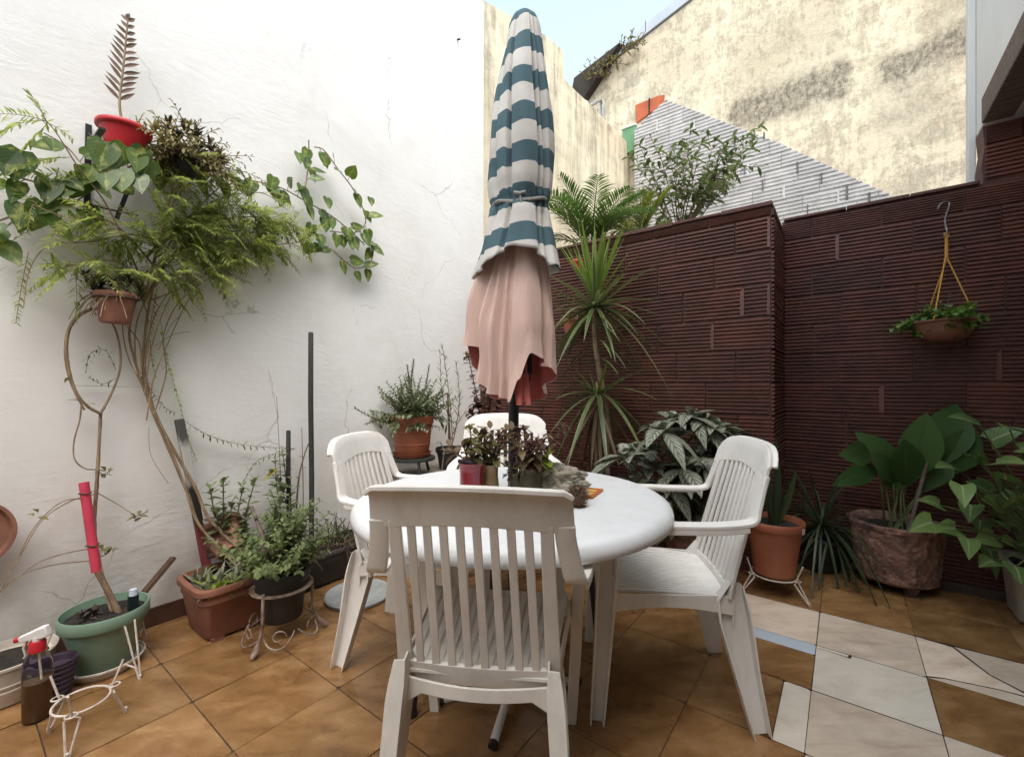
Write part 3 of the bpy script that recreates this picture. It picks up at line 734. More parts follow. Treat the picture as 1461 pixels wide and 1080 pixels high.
def cloth(name, c1, c2):
    m = N(name); co = m.co()
    m.col(m.ramp(m.noise(co, 5, 5), [(0.3, c2), (0.7, c1)])); m.rough(0.92); m.b.inputs['Specular IOR Level'].default_value = 0.15
    wv = m.noise(m.co((1,1,.22)), 22, 6, .65); m.bump(m.math('ADD', m.math('MULTIPLY', m.noise(co, 260, 2), .15), wv), 0.6, 0.014); return m.m
M['pink_cloth'] = cloth('faded_pink_cloth', (0.72,0.52,0.45), (0.64,0.45,0.385)); M['salmon_cloth'] = cloth('salmon_lining', (0.60,0.17,0.145), (0.52,0.14,0.12))
mb = MB(); canopy(mb, 0, 1.66, 0); cn = mb.build('canopy', M['pink_cloth'], u, True, angle=180)
mb = MB(); canopy(mb, .004, 1.66, .0015); mb.build('lining', M['salmon_cloth'], cn, True, angle=180)
mb = MB()
hem = [(a, hemz(a)) for a in range(-180,180,3)]
for a in (-150,-95,-82,-60,-20,30,80,120,165):
    d = V((math.cos(R(a)), math.sin(R(a)), 0)); rr_ = rng.uniform(.052,.068); zb = min(hemz(a)+.05, 1.14)
    mb = MB(); mb.tube([lean(1.6)+d*.03, lean(1.35)+d*.045, V((lean(zb).x,TC.y,zb))+d*rr_], .0055, 8); mb.build('rib', M['black_metal'], u)
    if a in (-82,-60):
        mb = MB(); q = V((lean(zb-.02).x,TC.y,zb-.02))+d*(rr_+.004); sd = V((-d.y,d.x,0))
        sheet(mb, lambda s, t: q+sd*lerp(-.017,.017,s)*(1-.5*t)+V((0,0,lerp(.022,-.085,t)))+d*(.008*math.sin(s*math.pi)+.03*t), 6, 4, .002); mb.build('rib_pocket', M['salmon_cloth'], u)

def striped():
    m = N('blue_white_striped_cloth'); uvn = m.n('ShaderNodeTexCoord').outputs['UV']; sep = m.n('ShaderNodeSeparateXYZ'); m.l(uvn, sep.inputs[0])
    f = m.math('FRACT', m.math('DIVIDE', sep.outputs[1], .1345)); k = m.math('LESS_THAN', f, .49)
    nz = m.noise(m.co(), 6, 5)
    a = m.ramp(nz, [(0.3,(0.068,0.122,0.146)),(0.7,(0.095,0.155,0.178))]); b = m.ramp(nz, [(0.3,(0.54,0.515,0.48)),(0.7,(0.66,0.64,0.61))])
    m.col(m.mix(k, b, a)); m.rough(0.92); m.b.inputs['Specular IOR Level'].default_value = 0.15
    m.bump(m.math('ADD', m.noise(m.co((1,1,.4)), 15, 5), m.math('MULTIPLY', m.noise(m.co(), 240, 2), .15)), 0.4, 0.014); return m.m
M['striped'] = striped()
cv = thing('umbrella_cover', 'blue and white striped cloth cover tied over the closed pink parasol', 'cover', lean(1.45))
FO = [(-180,1.0),(-160,1.0),(-146,.84),(-142,.98),(-122,1.0),(-114,.80),(-110,1.0),(-88,1.05),(-66,1.0),(-60,.74),(-52,.93),(-40,.82),(-34,1.0),(-8,1.03),(10,.8),(40,1.0),(62,.78),(90,1.02),(118,.78),(150,1.0),(168,.82),(180,1.0)]
def pick(tab, a):
    for (a0,z0),(a1,z1) in zip(tab, tab[1:]):
        if a0 <= a <= a1:
            f = (a-a0)/(a1-a0); f = f*f*(3-2*f); return lerp(z0,z1,f)
    return tab[-1][1]
RZ = [(2.428,.004),(2.420,.022),(2.40,.044),(2.37,.055),(2.30,.066),(2.20,.084),(2.05,.104),(1.93,.114),(1.80,.114),(1.745,.104),(1.727,.096),(1.70,.106),(1.64,.118),(1.58,.132),(1.52,.150),(1.48,.160)]
HEMC = [(-180,1.478),(-150,1.485),(-130,1.515),(-100,1.555),(-70,1.545),(-35,1.50),(-10,1.502),(30,1.51),(90,1.53),(150,1.50),(180,1.478)]
mb = MB(); n, k = 260, 72
for i in range(n):
    a = -180+360*i/n
    for j in range(k+1):
        tt = j/k; z = lerp(2.428, pick(HEMC, a), tt**1.0)
        r = 0.16
        for (z0,r0),(z1,r1) in zip(RZ, RZ[1:]):
            if z1 <= z <= z0: r = lerp(r0, r1, (z0-z)/(z0-z1)); break
        low = max(0, min(1, (1.72-z)/.2)); top_ = max(0,min(1,(2.42-z)/.15))
        aa = a+10*math.sin(z*3.1)*(1-low)
        aa = (aa+180) % 360-180
        f = pick(FO, aa); amt = lerp(.25, 1.0, top_)*(1-.45*low)
        if 1.70 < z < 1.76: amt *= .5
        r *= 1+(f-1)*amt
        r += .0035*math.sin(a*.09+z*17)*top_ + .004*low*math.sin(a*.16)
        c = lean(z); mb.vert((c.x+r*math.cos(R(a)), c.y+r*math.sin(R(a)), z))
W = k+1
for i in range(n):
    i2 = (i+1) % n; a = -180+360*i/n
    def sv(ii, j):
        aa = -180+360*ii/n; v = mb.v[(ii % n)*W+j]; return (2.43-v[2])-.024*math.sin(R(aa+10))*0+.016*math.cos(R(aa))+.030*(1-pick(FO, (aa+180) % 360-180))*-1.2+.012*math.cos(R(aa+90))
    for j in range(k):
        mb.face((i*W+j, i*W+j+1, i2*W+j+1, i2*W+j), 0, ((0,sv(i,j)),(0,sv(i,j+1)),(1,sv(i+1,j+1)),(1,sv(i+1,j))))
cb = mb.build('cloth', M['striped'], cv, True, angle=180)
so = cb.modifiers.new('thick', 'SOLIDIFY'); so.thickness = .003; so.offset = -1
mb = MB()
P = [V((lean(1.727).x+(.099+.003*math.sin(a*.13))*math.cos(R(a)), TC.y+(.099+.003*math.sin(a*.13))*math.sin(R(a)), 1.727+.010*math.sin(R(a*1.0+60))-.008*math.sin(R(a*3)))) for a in range(-180,181,8)]
mb.tube(P, .006, 7); q = V((lean(1.727).x+.0, TC.y-.105, 1.735)); mb.tube([q+V((-.02,.006,.006)), q, q+V((.018,.006,.008))], .007, 6); mb.tube([q, q+V((.004,-.004,-.03))], .0035, 5)
mb.build('tie_cord', M['cord_grey'], cv)

s = thing('umbrella_stand', 'white tube cross stand with black end caps under the table', 'stand', TC)
for i, (dx, dy, L) in enumerate(((-.055,-.23,1),(.235,.045,1),(.055,.235,1),(-.235,-.045,1))):
    mb = MB(); d = V((dx,dy,0)); mb.tube([TC+d*.06+V((0,0,.06)), TC+d*.5+V((0,0,.035)), TC+d+V((0,0,.022))], .0135, 10); lg = mb.build('leg', M['house_white'], s)
    mb = MB(); mb.tube([TC+d+V((0,0,.022)), TC+d*1.06+V((0,0,.018))], .0155, 10); mb.build('end_cap', M['black_pot'], lg)
mb = MB(); mb.tube([TC+V((0,0,.0)), TC+V((0,0,.34))], .026, 14); mb.build('sleeve', M['house_white'], s)

# ------------------------------------------------------------------ pots, stands and small things
def potprof(rb, rt, h, rim=.035, lip=.007, th=.006, inner=.03):
    return [(0.001,0.0),(rb*.94,0.0),(rb,.005),(lerp(rb,rt,.45)-.001,h*.45),(rt-.002,h-rim),(rt+lip*.7,h-rim+.003),(rt+lip,h-rim+.007),(rt+lip,h-.004),(rt+lip-.003,h),(rt+lip-th,h-.001),(rt-th-.004,h-rim),(rt*.93-th,h-inner)]
def pot(t, c, rb, rt, h, mat, rim=.035, lip=.007, soil=True, n=40, rot=None, name='pot', groove=False):
    mb = MB(); pf = potprof(rb, rt, h, rim, lip)
    mb.lathe(pf, c, n, rot=rot); o = mb.build(name, mat, t, True, angle=38)
    if soil:
        mb = MB(); c = V(c); k = 20; rs = rt-.008; z = h-.028
        ctr = [0, .35, .7, 1]; ids = []
        for i, f in enumerate(ctr):
            row = []
            for j in range(k):
                a = 2*math.pi*j/k; p = V((rs*f*math.cos(a), rs*f*math.sin(a), z+rng.uniform(-.006,.009)*(1 if f < 1 else .4)))
                if rot is not None: p = rot @ p
                row.append(mb.vert(c+p))
            ids.append(row)
        for i in range(3):
            for j in range(k): mb.face((ids[i][j], ids[i+1][j], ids[i+1][(j+1)%k], ids[i][(j+1)%k]))
        mb.build('soil', M['soil'], t)
    return o
def saucer(t, c, r, h, mat):
    mb = MB(); mb.lathe([(0.001,0),(r*.86,0),(r*.98,h*.8),(r,h),(r-.006,h),(r*.84,.006),(0.001,.006)], c, 40); mb.build('saucer', mat, t)
def wire_stand(name, label, cat, c, r, zr, rf, mat, wr=.0035, a0=0, prong=.06, knob=True, grp=None):
    t = thing(name, label, cat, (c[0],c[1],0), 0, grp); c = V((c[0],c[1],0))
    mb = MB(); mb.tube(circle((c.x,c.y,zr), r, 36), wr, 8); mb.build('ring', mat, t)
    for k in range(3):
        a = R(a0+120*k); mb = MB(); d = V((math.cos(a), math.sin(a), 0)); sd = V((-d.y,d.x,0)); top = c+d*r+V((0,0,zr))
        foot = c+d*rf+V((0,0,.004))
        mb.tube([top+V((0,0,prong))+d*.035, top+d*.004, top+sd*.018+V((0,0,-.012))+d*.006, foot+sd*.004], wr, 6)
        mb.tube([top+d*.004+V((0,0,.0)), top-sd*.018+V((0,0,-.012))+d*.006, foot-sd*.004], wr, 6)
        if knob:
            mb.tube([foot+V((0,0,.012)), foot+V((0,0,-.004))], wr*1.7, 6)
            mb.tube(circle((top.x+d.x*.012,top.y+d.y*.012,zr+.004), .014, 12), wr*.8, 5)
        mb.build('leg', mat, t)
    return t
# --- on the table
mt = N('red_glass'); mt.col((0.20,0.012,0.022)); mt.rough(0.12); mt.b.inputs['Coat Weight'].default_value = 0.4; M['red_glass'] = mt.m
mt = N('dark_bottle'); mt.col((0.012,0.02,0.02)); mt.rough(0.15); M['dark_glass'] = mt.m
M['tan_jar'] = simple('tan_glazed_jar', (0.33,0.23,0.11), (0.20,0.13,0.06), 16, 0.3)
M['olive_jar'] = simple('dark_olive_jar', (0.11,0.085,0.045), (0.05,0.04,0.022), 14, 0.35)
# --- hanging grey disc on the floor
p = onz(511, 850, 0); dsc = thing('floor_disc', 'grey speckled round concrete disc lying on the tiles under the chair', 'disc', p)
mb = MB(); mb.lathe([(0.001,.0),(.150,.0),(.166,.006),(.168,.018),(.160,.024),(.05,.026),(.03,.028),(0.001,.028)], p, 48); mb.build('disc', M['cement_grey'], dsc, True)
mb = MB(); mb.tube([p+V((0,0,.026)), p+V((0,0,.06))], .02, 12); mb.build('socket', M['cement_grey'], dsc)

# spray bottle
p = onz(53, 1024, 0); sb = thing('spray_bottle', 'clear plastic spray bottle of brown liquid with white and red trigger', 'bottle', p)
mt = N('clear_plastic'); mt.col((0.93,0.95,0.95)); mt.rough(0.04); mt.b.inputs['Transmission Weight'].default_value = 1.0; mt.b.inputs['IOR'].default_value = 1.15; M['clear'] = mt.m
mt = N('brown_liquid'); mt.col(mt.ramp(mt.noise(mt.co(), 14, 4), [(0.3,(0.055,0.022,0.010)),(0.7,(0.12,0.05,0.022))])); mt.rough(0.12); M['liquid'] = mt.m
mb = MB(); mb.lathe([(0.001,.001),(.032,.001),(.0365,.008),(.037,.06),(.0358,.068),(.037,.076),(.037,.11),(.0358,.118),(.037,.126),(.037,.165),(.035,.19),(.026,.212),(.016,.224),(.015,.236)], p, 32); mb.build('body', M['clear'], sb)
mb = MB(); mb.lathe([(0.001,.004),(.030,.004),(.0345,.011),(.035,.06),(.034,.068),(.035,.076),(.035,.108),(.034,.118),(.035,.126),(.035,.128),(0.001,.128)], p, 32); mb.build('liquid', M['liquid'], sb)
mb = MB(); mb.lathe([(.020,.222),(.0215,.224),(.0215,.252),(.018,.258),(0.001,.259)], p, 20); mb.build('collar', M['red_pot'], sb)
mb = MB(); dr = V((-.93,-.3,0)).normalized(); sd = V((-dr.y,dr.x,0))
mb.sweep([p-dr*.030+V((0,0,.288)), p-dr*.012+V((0,0,.282)), p+dr*.012+V((0,0,.276)), p+dr*.046+V((0,0,.268))], rect(.024,.03), [(1,1.1),(1.05,1.2),(.95,.9),(.7,.55)], sd)
mb.tube([p+V((0,0,.255)), p+V((0,0,.275))], .013, 12); mb.build('head', M['house_white'], sb, True, .003)
mb = MB(); mb.sweep([p+dr*.026+V((0,0,.262)), p+dr*.034+V((0,0,.240)), p+dr*.028+V((0,0,.215)), p+dr*.034+V((0,0,.205))], rect(.012,.006), None, sd); mb.build('trigger', M['white_pot'], sb, True, .001)
mb = MB(); mb.tube([p+dr*.044+V((0,0,.269)), p+dr*.058+V((0,0,.2665))], .0085, 10); mb.build('nozzle', M['red_pot'], sb)
mb = MB(); mb.tube([p+V((0,0,.25)), p+V((.012,.01,.012))], .003, 6); mb.build('dip_tube', M['white_pot'], sb)

# empty white wire stand in front
p = at(116, 1000, 1.39); wire_stand('wire_plant_stand', 'empty white wire pot stand in front of the green pot', 'plant stand', (p.x,p.y), .068, .105, .108, M['white_wire'], .0034, -62, .075, grp='white wire pot stands')
# white bowl at the far left, purple pot behind the bottle, round red dish on the wall
p = V((-1.80,1.56,0)); b = thing('plant_pot', 'low cream white ribbed pot of soil at the left edge', 'plant pot', p)
mb = MB(); mb.lathe([(0.001,0),(.085,0),(.10,.006),(.118,.06),(.116,.064),(.122,.08),(.120,.084),(.130,.135),(.134,.138),(.134,.146),(.128,.147),(.120,.12),(.110,.118)], p, 44); mb.build('pot', M['white_pot'], b)
mb = MB(); mb.lathe([(0.001,.118),(.06,.122),(.122,.116)], p, 24); mb.build('soil', M['soil'], b)
p = V((-1.60,1.545,0)); b = thing('plant_pot', 'dark purple ribbed pot behind the spray bottle', 'plant pot', p)
pf = [(0.001,0),(.038,0)]
for i in range(7): pf += [(.034+.0025*i,.006+.023*i), (.038+.0025*i,.012+.023*i), (.038+.0025*i,.022+.023*i), (.034+.0025*i,.027+.023*i)]
pf += [(.055,.172),(.051,.172),(.046,.14),(.001,.14)]; pf = [(r_, z_*.8) for r_, z_ in pf]
mb = MB(); mb.lathe(pf, p, 36); mb.build('pot', M['purple'], b)
p = ww(-52, 766, .055); b = thing('round_dish', 'round red brown dish propped against the wall at the left edge', 'dish', p)
rot = Matrix.Rotation(-TH, 3, 'Z') @ Matrix.Rotation(R(78), 3, 'Y')
mb = MB(); mb.lathe([(0.001,0),(.10,0),(.112,.010),(.118,.026),(.124,.028),(.124,.033),(.113,.033),(.104,.012),(.001,.009)], p, 44, rot=rot); mb.build('dish', M['terracotta_old'], b)
# ------------------------------------------------------------------ foliage
L = {}
L['pothos'] = leafmat('pothos_leaf', (0.035,0.08,0.018), (0.13,0.20,0.035), vein=(0.22,0.29,0.08), blotch=(0.48,0.48,0.14), rough=0.3)
L['fine'] = leafmat('fine_green_leaf', (0.16,0.225,0.055), (0.46,0.51,0.16), rough=0.5, trans=.5)
L['fine_dark'] = leafmat('dark_fine_leaf', (0.05,0.075,0.028), (0.13,0.15,0.065), rough=0.5)
L['kalanchoe'] = leafmat('brown_grey_leaf', (0.14,0.085,0.06), (0.24,0.17,0.12), rough=0.6, trans=.1)
L['succulent'] = leafmat('brown_green_succulent', (0.15,0.15,0.06), (0.46,0.38,0.18), rough=0.5, trans=.15)
L['darkrosette'] = leafmat('dark_rosette_leaf', (0.03,0.026,0.02), (0.085,0.065,0.045), rough=0.5, trans=.1)
L['jade'] = leafmat('jade_leaf', (0.10,0.14,0.06), (0.30,0.34,0.18), rough=0.4, trans=.2)
L['mint'] = leafmat('soft_green_leaf', (0.10,0.15,0.055), (0.29,0.34,0.145), rough=0.55, trans=.35)
L['round'] = leafmat('rounded_green_leaf', (0.11,0.16,0.06), (0.26,0.31,0.14), edge=(0.34,0.37,0.22), rough=0.5, trans=.25)
L['grey'] = leafmat('grey_striped_leaf', (0.16,0.18,0.11), (0.36,0.36,0.26), rough=0.5)
L['lime'] = leafmat('lime_leaf', (0.19,0.26,0.04), (0.32,0.34,0.07), rough=0.5, trans=.35)
L['coleus'] = leafmat('brown_olive_leaf', (0.12,0.075,0.045), (0.28,0.20,0.10), rough=0.5, trans=.2)
L['coleus_red'] = leafmat('dark_red_leaf', (0.07,0.03,0.03), (0.16,0.075,0.055), rough=0.5, trans=.2)
L['olive'] = leafmat('olive_green_leaf', (0.13,0.13,0.045), (0.29,0.27,0.11), rough=0.5, trans=.25)
L['dracaena'] = leafmat('long_green_leaf', (0.055,0.085,0.03), (0.15,0.20,0.07), edge=(0.20,0.21,0.10), rough=0.36, trans=.2)
L['dracaena_top'] = leafmat('long_bright_leaf', (0.13,0.20,0.035), (0.22,0.30,0.07), rough=0.36, trans=.35)
L['palm'] = leafmat('palm_leaf', (0.035,0.085,0.018), (0.11,0.18,0.045), rough=0.35, trans=.3)
L['palm_yellow'] = leafmat('yellow_palm_leaf', (0.13,0.17,0.03), (0.27,0.29,0.07), rough=0.4, trans=.35)
L['shrub'] = leafmat('shrub_leaf', (0.05,0.085,0.026), (0.16,0.20,0.075), rough=0.4, trans=.3)
L['silver'] = leafmat('silver_striped_leaf', (0.11,0.125,0.085), (0.17,0.185,0.13), vein=(0.12,0.135,0.095), stripes=(0.48,0.485,0.40), rough=0.4, trans=.12)
L['sansevieria'] = leafmat('snake_plant_leaf', (0.035,0.055,0.025), (0.075,0.10,0.045), rough=0.4, trans=.05)
L['spider'] = leafmat('dark_strap_leaf', (0.028,0.048,0.022), (0.075,0.105,0.045), rough=0.4)
L['peace'] = leafmat('broad_dark_leaf', (0.03,0.075,0.02), (0.075,0.14,0.042), vein=(0.06,0.11,0.035), rough=0.3, trans=.18)
L['syngonium'] = leafmat('arrowhead_leaf', (0.07,0.135,0.035), (0.20,0.30,0.085), vein=(0.42,0.50,0.27), rough=0.4, trans=.2)
L['hang'] = leafmat('hanging_basket_leaf', (0.08,0.16,0.035), (0.19,0.29,0.075), rough=0.45, trans=.3)
L['dry'] = leafmat('dry_leaf', (0.10,0.07,0.04), (0.20,0.15,0.09), rough=0.8, trans=.1)
L['yellow'] = leafmat('yellowing_leaf', (0.50,0.38,0.06), (0.60,0.48,0.10), rough=0.5, trans=.3)

def perp(d):
    s = d.cross(V((0,0,1)))
    if s.length < .05: s = d.cross(V((1,0,0)))
    return s.normalized()
def leafy(mb, path, sp, ll, lw, shape='oval', t0=.1, ang=55, droop=.2, fold=.2, opp=False, segs=3, up=None, m=0, phase=None, size_end=.6, jit=.25):
    """leaves along a stem, spiralling or in opposite pairs"""
    Ln = pathlen(path); n = max(2, int(Ln*(1-t0)/sp)); ph = rng.uniform(0,6.28) if phase is None else phase
    for i in range(n):
        t = t0+(1-t0)*(i+.5)/n; p, d = along(path, t); a0 = perp(d); b0 = d.cross(a0)
        k = lerp(1.0, size_end, max(0,(t-.5)*2))*rng.uniform(1-jit, 1+jit)
        for q in ((0,math.pi) if opp else (0,)):
            a = ph+(i*2.4 if not opp else i*1.57)+q+rng.uniform(-.3,.3)
            rad_ = a0*math.cos(a)+b0*math.sin(a)
            dr = d*math.cos(R(ang+rng.uniform(-12,12)))+rad_*math.sin(R(ang))
            mb.leaf(p, dr, V((0,0,1)) if up is None else up, ll*k, lw*k, droop*rng.uniform(.5,1.5), fold, shape, segs, m=m)
def pinnate(mbL, mbS, path, sp, ll, lw, rs=.0016, m=0, shape='lance', droop=.15):
    Ln = pathlen(path); n = max(3, int(Ln/sp))
    if mbS is not None: mbS.tube(path, [lerp(rs, rs*.4, i/(len(path)-1)) for i in range(len(path))], 4)
    roll = rng.uniform(-.9,.9)
    for i in range(n):
        t = (i+.8)/n; p, d = along(path, min(.999,t)); s = perp(d); s = Matrix.Rotation(roll, 3, d) @ s
        k = math.sin(math.pi*(.18+.74*t))*rng.uniform(.75,1.2)
        for q in (-1, 1):
            mbL.leaf(p, d*.62+s*q*.8+rv(.22), V((0,0,1))+rv(.4), ll*k, lw*k, droop, .15, shape, 2, m=m)
def shoot(base, d, Ln, bend=.3, n=6, wob=.05):
    """a stem that starts along d and bends towards the ground (bend>0) or the sky"""
    P = [V(base)]; d = V(d).normalized()
    for i in range(n):
        d = (d+V((0,0,-bend/n))+rv(wob)).normalized(); P.append(P[-1]+d*Ln/n)
    return P
def cone(spread, tilt=None):
    a = rng.uniform(0, 2*math.pi); e = R(spread)*math.sqrt(rng.random())
    d = V((math.sin(e)*math.cos(a), math.sin(e)*math.sin(a), math.cos(e)))
    return d
def bush(mbL, mbS, c, n, ln, spread, sp, ll, lw, shape, bend=.3, r=.003, br=.04, stemn=6, **kw):
    for i in range(n):
        d = cone(spread); b = V(c)+V((rng.uniform(-br,br), rng.uniform(-br,br), 0))
        P = shoot(b, d, rng.uniform(*ln), bend*rng.uniform(.4,1.6), stemn)
        if mbS is not None: mbS.tube(P, [lerp(r, r*.5, k/(len(P)-1)) for k in range(len(P))], 5)
        leafy(mbL, P, sp, ll, lw, shape, **kw)
def rosette(mbL, c, n, Ln, W, e0, e1, droop, shape='sword', segs=7, m=0, ax=None, fold=.25):
    for i in range(n):
        a = i*2.39996+rng.uniform(-.2,.2); e = R(lerp(e0, e1, i/max(1,n-1))+rng.uniform(-7,7)); k = rng.uniform(.8,1.12)
        d = V((math.cos(e)*math.cos(a), math.cos(e)*math.sin(a), math.sin(e)))
        mbL.leaf(V(c)+V((0,0,rng.uniform(-.02,.02))), d, V((0,0,1)) if abs(d.z) < .95 else V((math.cos(a),math.sin(a),.2)), Ln*k, W, droop*(1.15-d.z)*rng.uniform(.6,1.4), fold, shape, segs, m=m)
def wallpath(pts, off=.04, j=.0, n=5):
    out = []
    for p in pts:
        o = p[2] if len(p) > 2 else off
        out.append(ww(p[0], p[1], o+rng.uniform(-j, j)))
    return spline(out, n)
WN = world(1,0,0)                                                       # white wall faces this way
def rrect(p=7): return lambda a, z: (abs(math.cos(a))**p+abs(math.sin(a))**p)**(-1/p)
def boxpot(t, c, lx, ly, h, mat, taper=.85, rim=.03, soil=True, rotz=-TH, feet=True, p=7, lip=.008, tilt=None):
    rot = Matrix.Rotation(rotz, 3, 'Z')
    if tilt is not None: rot = tilt @ rot
    rot = rot @ Matrix.Diagonal((lx/2, ly/2, 1.0))
    k = lip/(min(lx,ly)/2)
    pf = [(0.001,.012),(taper*.98,.012),(taper,.018),(lerp(taper,1,.8)-.01,h-rim-.04),(lerp(taper,1,.8)+.015,h-rim-.036),(.985,h-rim),(1+k,h-rim+.004),(1+k,h-.004),(1+k*.6,h),(1-.05,h),(1-.07,h-.02),(.90,h-.03)]
    mb = MB(); mb.lathe(pf, c, 64, fr=rrect(p), rot=rot)
    if feet:
        for sx in (-1,1):
            for sy in (-1,1): mb.box(V(c)+rot @ V((sx*taper*.78, sy*taper*.74, .006)), (.05,.05,.014), Matrix.Rotation(rotz,3,'Z'))
    mb.build('pot', mat, t, True, angle=42)
    if soil:
        mb = MB(); n = 14
        g = [[mb.vert(V(c)+rot @ V((lerp(-.93,.93,i/n), lerp(-.93,.93,j/n), h-.032+rng.uniform(-.007,.012)))) for i in range(n+1)] for j in range(n+1)]
        for j in range(n):
            for i in range(n): mb.face((g[j][i], g[j][i+1], g[j+1][i+1], g[j+1][i]))
        mb.build('soil', M['soil'], t)

# ------------------------------------------------------------------ the climber on the white wall
c = world(-2.285, .875); t = thing('climbing_shrub', 'big fine leaved climbing shrub rooted in a square terracotta planter', 'climbing plant', c)
boxpot(t, c, .31, .40, .235, M['terracotta_old'])
S, F = MB(), MB()
soil_z = .2
t1 = [world(-2.29,.98,soil_z)]+[ww(x,y,o) for x,y,o in ((302,745,.16),(280,700,.12),(255,655,.09),(228,605,.07),(210,560,.06),(203,520,.05),(207,470,.06),(213,432,.07),(222,395,.09))]
t2 = [world(-2.31,.93,soil_z)]+[ww(x,y,o) for x,y,o in ((288,755,.14),(268,705,.11),(240,640,.08),(218,590,.07),(205,555,.06),(192,515,.05),(184,480,.05),(188,448,.06),(197,420,.07),(210,385,.1))]
t3 = [world(-2.27,.90,soil_z)]+[ww(x,y,o) for x,y,o in ((283,748,.17),(262,690,.12),(236,622,.09),(214,575,.06),(199,540,.05),(192,500,.05),(196,455,.07),(218,410,.09),(236,380,.1))]
for P, r in ((t1,.0070),(t2,.0064),(t3,.0042)):
    Q = spline(P, 6); S.tube(Q, [lerp(r*1.1, r*.55, i/(len(Q)-1))*rng.uniform(.92,1.1) for i in range(len(Q))], 7)
branches = [
 [(205,430),(225,350),(250,285),(290,245),(330,228)], [(205,430),(240,370),(300,322),(360,310),(432,335)],
 [(210,420),(180,350),(150,290),(112,240),(80,190),(58,165)], [(215,400),(270,352),(320,350),(372,352),(428,345)],
 [(210,410),(228,360),(190,335),(130,345),(70,350),(42,385),(33,440)], [(230,350),(300,290),(370,275),(410,300)],
 [(210,400),(255,392),(300,392),(325,385)], [(220,380),(160,318),(95,310),(45,292)],
 [(215,390),(235,320),(250,250),(270,215)], [(222,380),(285,340),(345,330),(390,342)], [(215,400),(250,335),(310,270),(340,262)], [(208,425),(180,380),(140,372),(95,380)]]
BP = []
for b in branches:
    P = wallpath([(x,y,.07+.05*rng.random()+.05*(k/len(b))) for k,(x,y) in enumerate(b)], n=6); BP.append(P)
    S.tube(P, [lerp(.0045,.0016,i/(len(P)-1)) for i in range(len(P))], 5)
def sprays(P, n, ln, t0=.2, dn=.55, mat=0):
    for i in range(n):
        p, d = along(P, rng.uniform(t0, 1)); o = (d*.5+rv(.9)+WN*.25+V((0,0,-dn*rng.random()))).normalized()
        q = shoot(p, o, rng.uniform(*ln), rng.uniform(.2,1.0), 5, .1)
        for v in q:                                                     # keep clear of the plaster
            u = room(v).x-UW
            if u < .012: v += WN*(.012-u+rng.uniform(0,.02))
        pinnate(F, S, q, .0125, .041, .0105, .0013, mat)
for k, P in enumerate(BP): sprays(P, 22 if k not in (2,4,7) else 11, (.09,.24), .10)
core = wallpath([(235,330),(290,300),(350,310),(400,330)], .1, n=6)
sprays(core, 85, (.08,.22), 0, dn=.3); sprays(wallpath([(330,300),(390,310),(440,335)], .1), 40, (.08,.17), 0, dn=.3); sprays(wallpath([(230,330),(190,330),(150,350)], .1), 26, (.08,.18), 0, dn=.5); sprays(wallpath([(225,290),(300,345),(380,345)], .12), 42, (.1,.2), 0); sprays(wallpath([(240,370),(300,365),(340,350)], .12), 26, (.1,.22), 0, .9)
for pts in ([(228,455),(240,520),(257,580),(268,625),(280,657)], [(275,385),(283,425),(294,458)], [(225,400),(213,480),(222,540)],[(40,360),(30,410),(22,462)],[(52,168),(85,185),(105,200)],[(15,345),(40,330),(70,320)],[(330,362),(318,395),(312,412)]):
    P = wallpath(pts, .05, .008, 4); S.tube(P, .0013, 4)
    leafy(F, P, .012, .030, .009, 'lance', .05, 60, .1, .15, True, 2)
for pts in ([(165,528),(150,500),(128,505),(122,532)],[(165,540),(145,548),(125,538)],[(262,600),(300,622),(350,635),(420,640)],[(200,530),(228,575),(250,590)],[(225,500),(245,462),(256,452)],[(220,495),(245,478),(270,473)],[(212,610),(215,650),(240,690)],[(420,640),(370,655),(345,690)]):
    P = wallpath(pts, .05, .006, 4); S.tube(P, .0015, 4)
    if pts[0][0] not in (225,220,212): leafy(F, P, .016, .027, .008, 'lance', .05, 60, .15, .15, True, 2, m=1)
F.build('foliage', [L['fine'], L['fine_dark']], t); US_ = S
for pts in ([(212,600),(222,540),(240,490),(262,440),(285,400)], [(205,560),(214,500),(228,452),(246,420)], [(200,540),(196,490),(172,455),(150,432)], [(205,530),(212,470),(200,430),(186,400)], [(215,580),(203,520),(215,465),(236,425),(270,385)], [(203,545),(186,510),(176,470),(180,425)], [(222,590),(236,530),(232,480),(252,430),(300,395)], [(200,430),(235,395),(290,370),(330,330)], [(215,430),(262,410),(312,380),(372,366)]):
    P = wallpath([(x+rng.uniform(-4,4),y,.05+.05*rng.random()) for x,y in pts], n=5); S2_ = [lerp(.0034,.0015,i/(len(P)-1)) for i in range(len(P))]; US_.tube(P, S2_, 5)
U = MB(); Us = MB()
for i in range(34):
    q = world(-2.285+rng.uniform(-.13,.13), .86+rng.uniform(-.15,.13), .2); m = rng.choice((0,0,1))
    rosette(U, q, 7, .085, .016, 10, 70, .5, 'lance', 3, m)
bush(U, Us, world(-2.19,.80,.2), 9, (.05,.09), 70, .014, .035, .02, 'oval', m=1)
S.build('stem', M['bark_pale'], t); U.build('undergrowth', [L['grey'], L['lime']], t); Us.build('twig', M['stem_green'], t)
mb = MB(); mb.tube([ww(102,550,.03), ww(150,551,.02), ww(204,553,.07), ww(212,556,.05), ww(206,562,.07)], .0012, 4); mb.build('tie_string', M['cord_grey'], t)

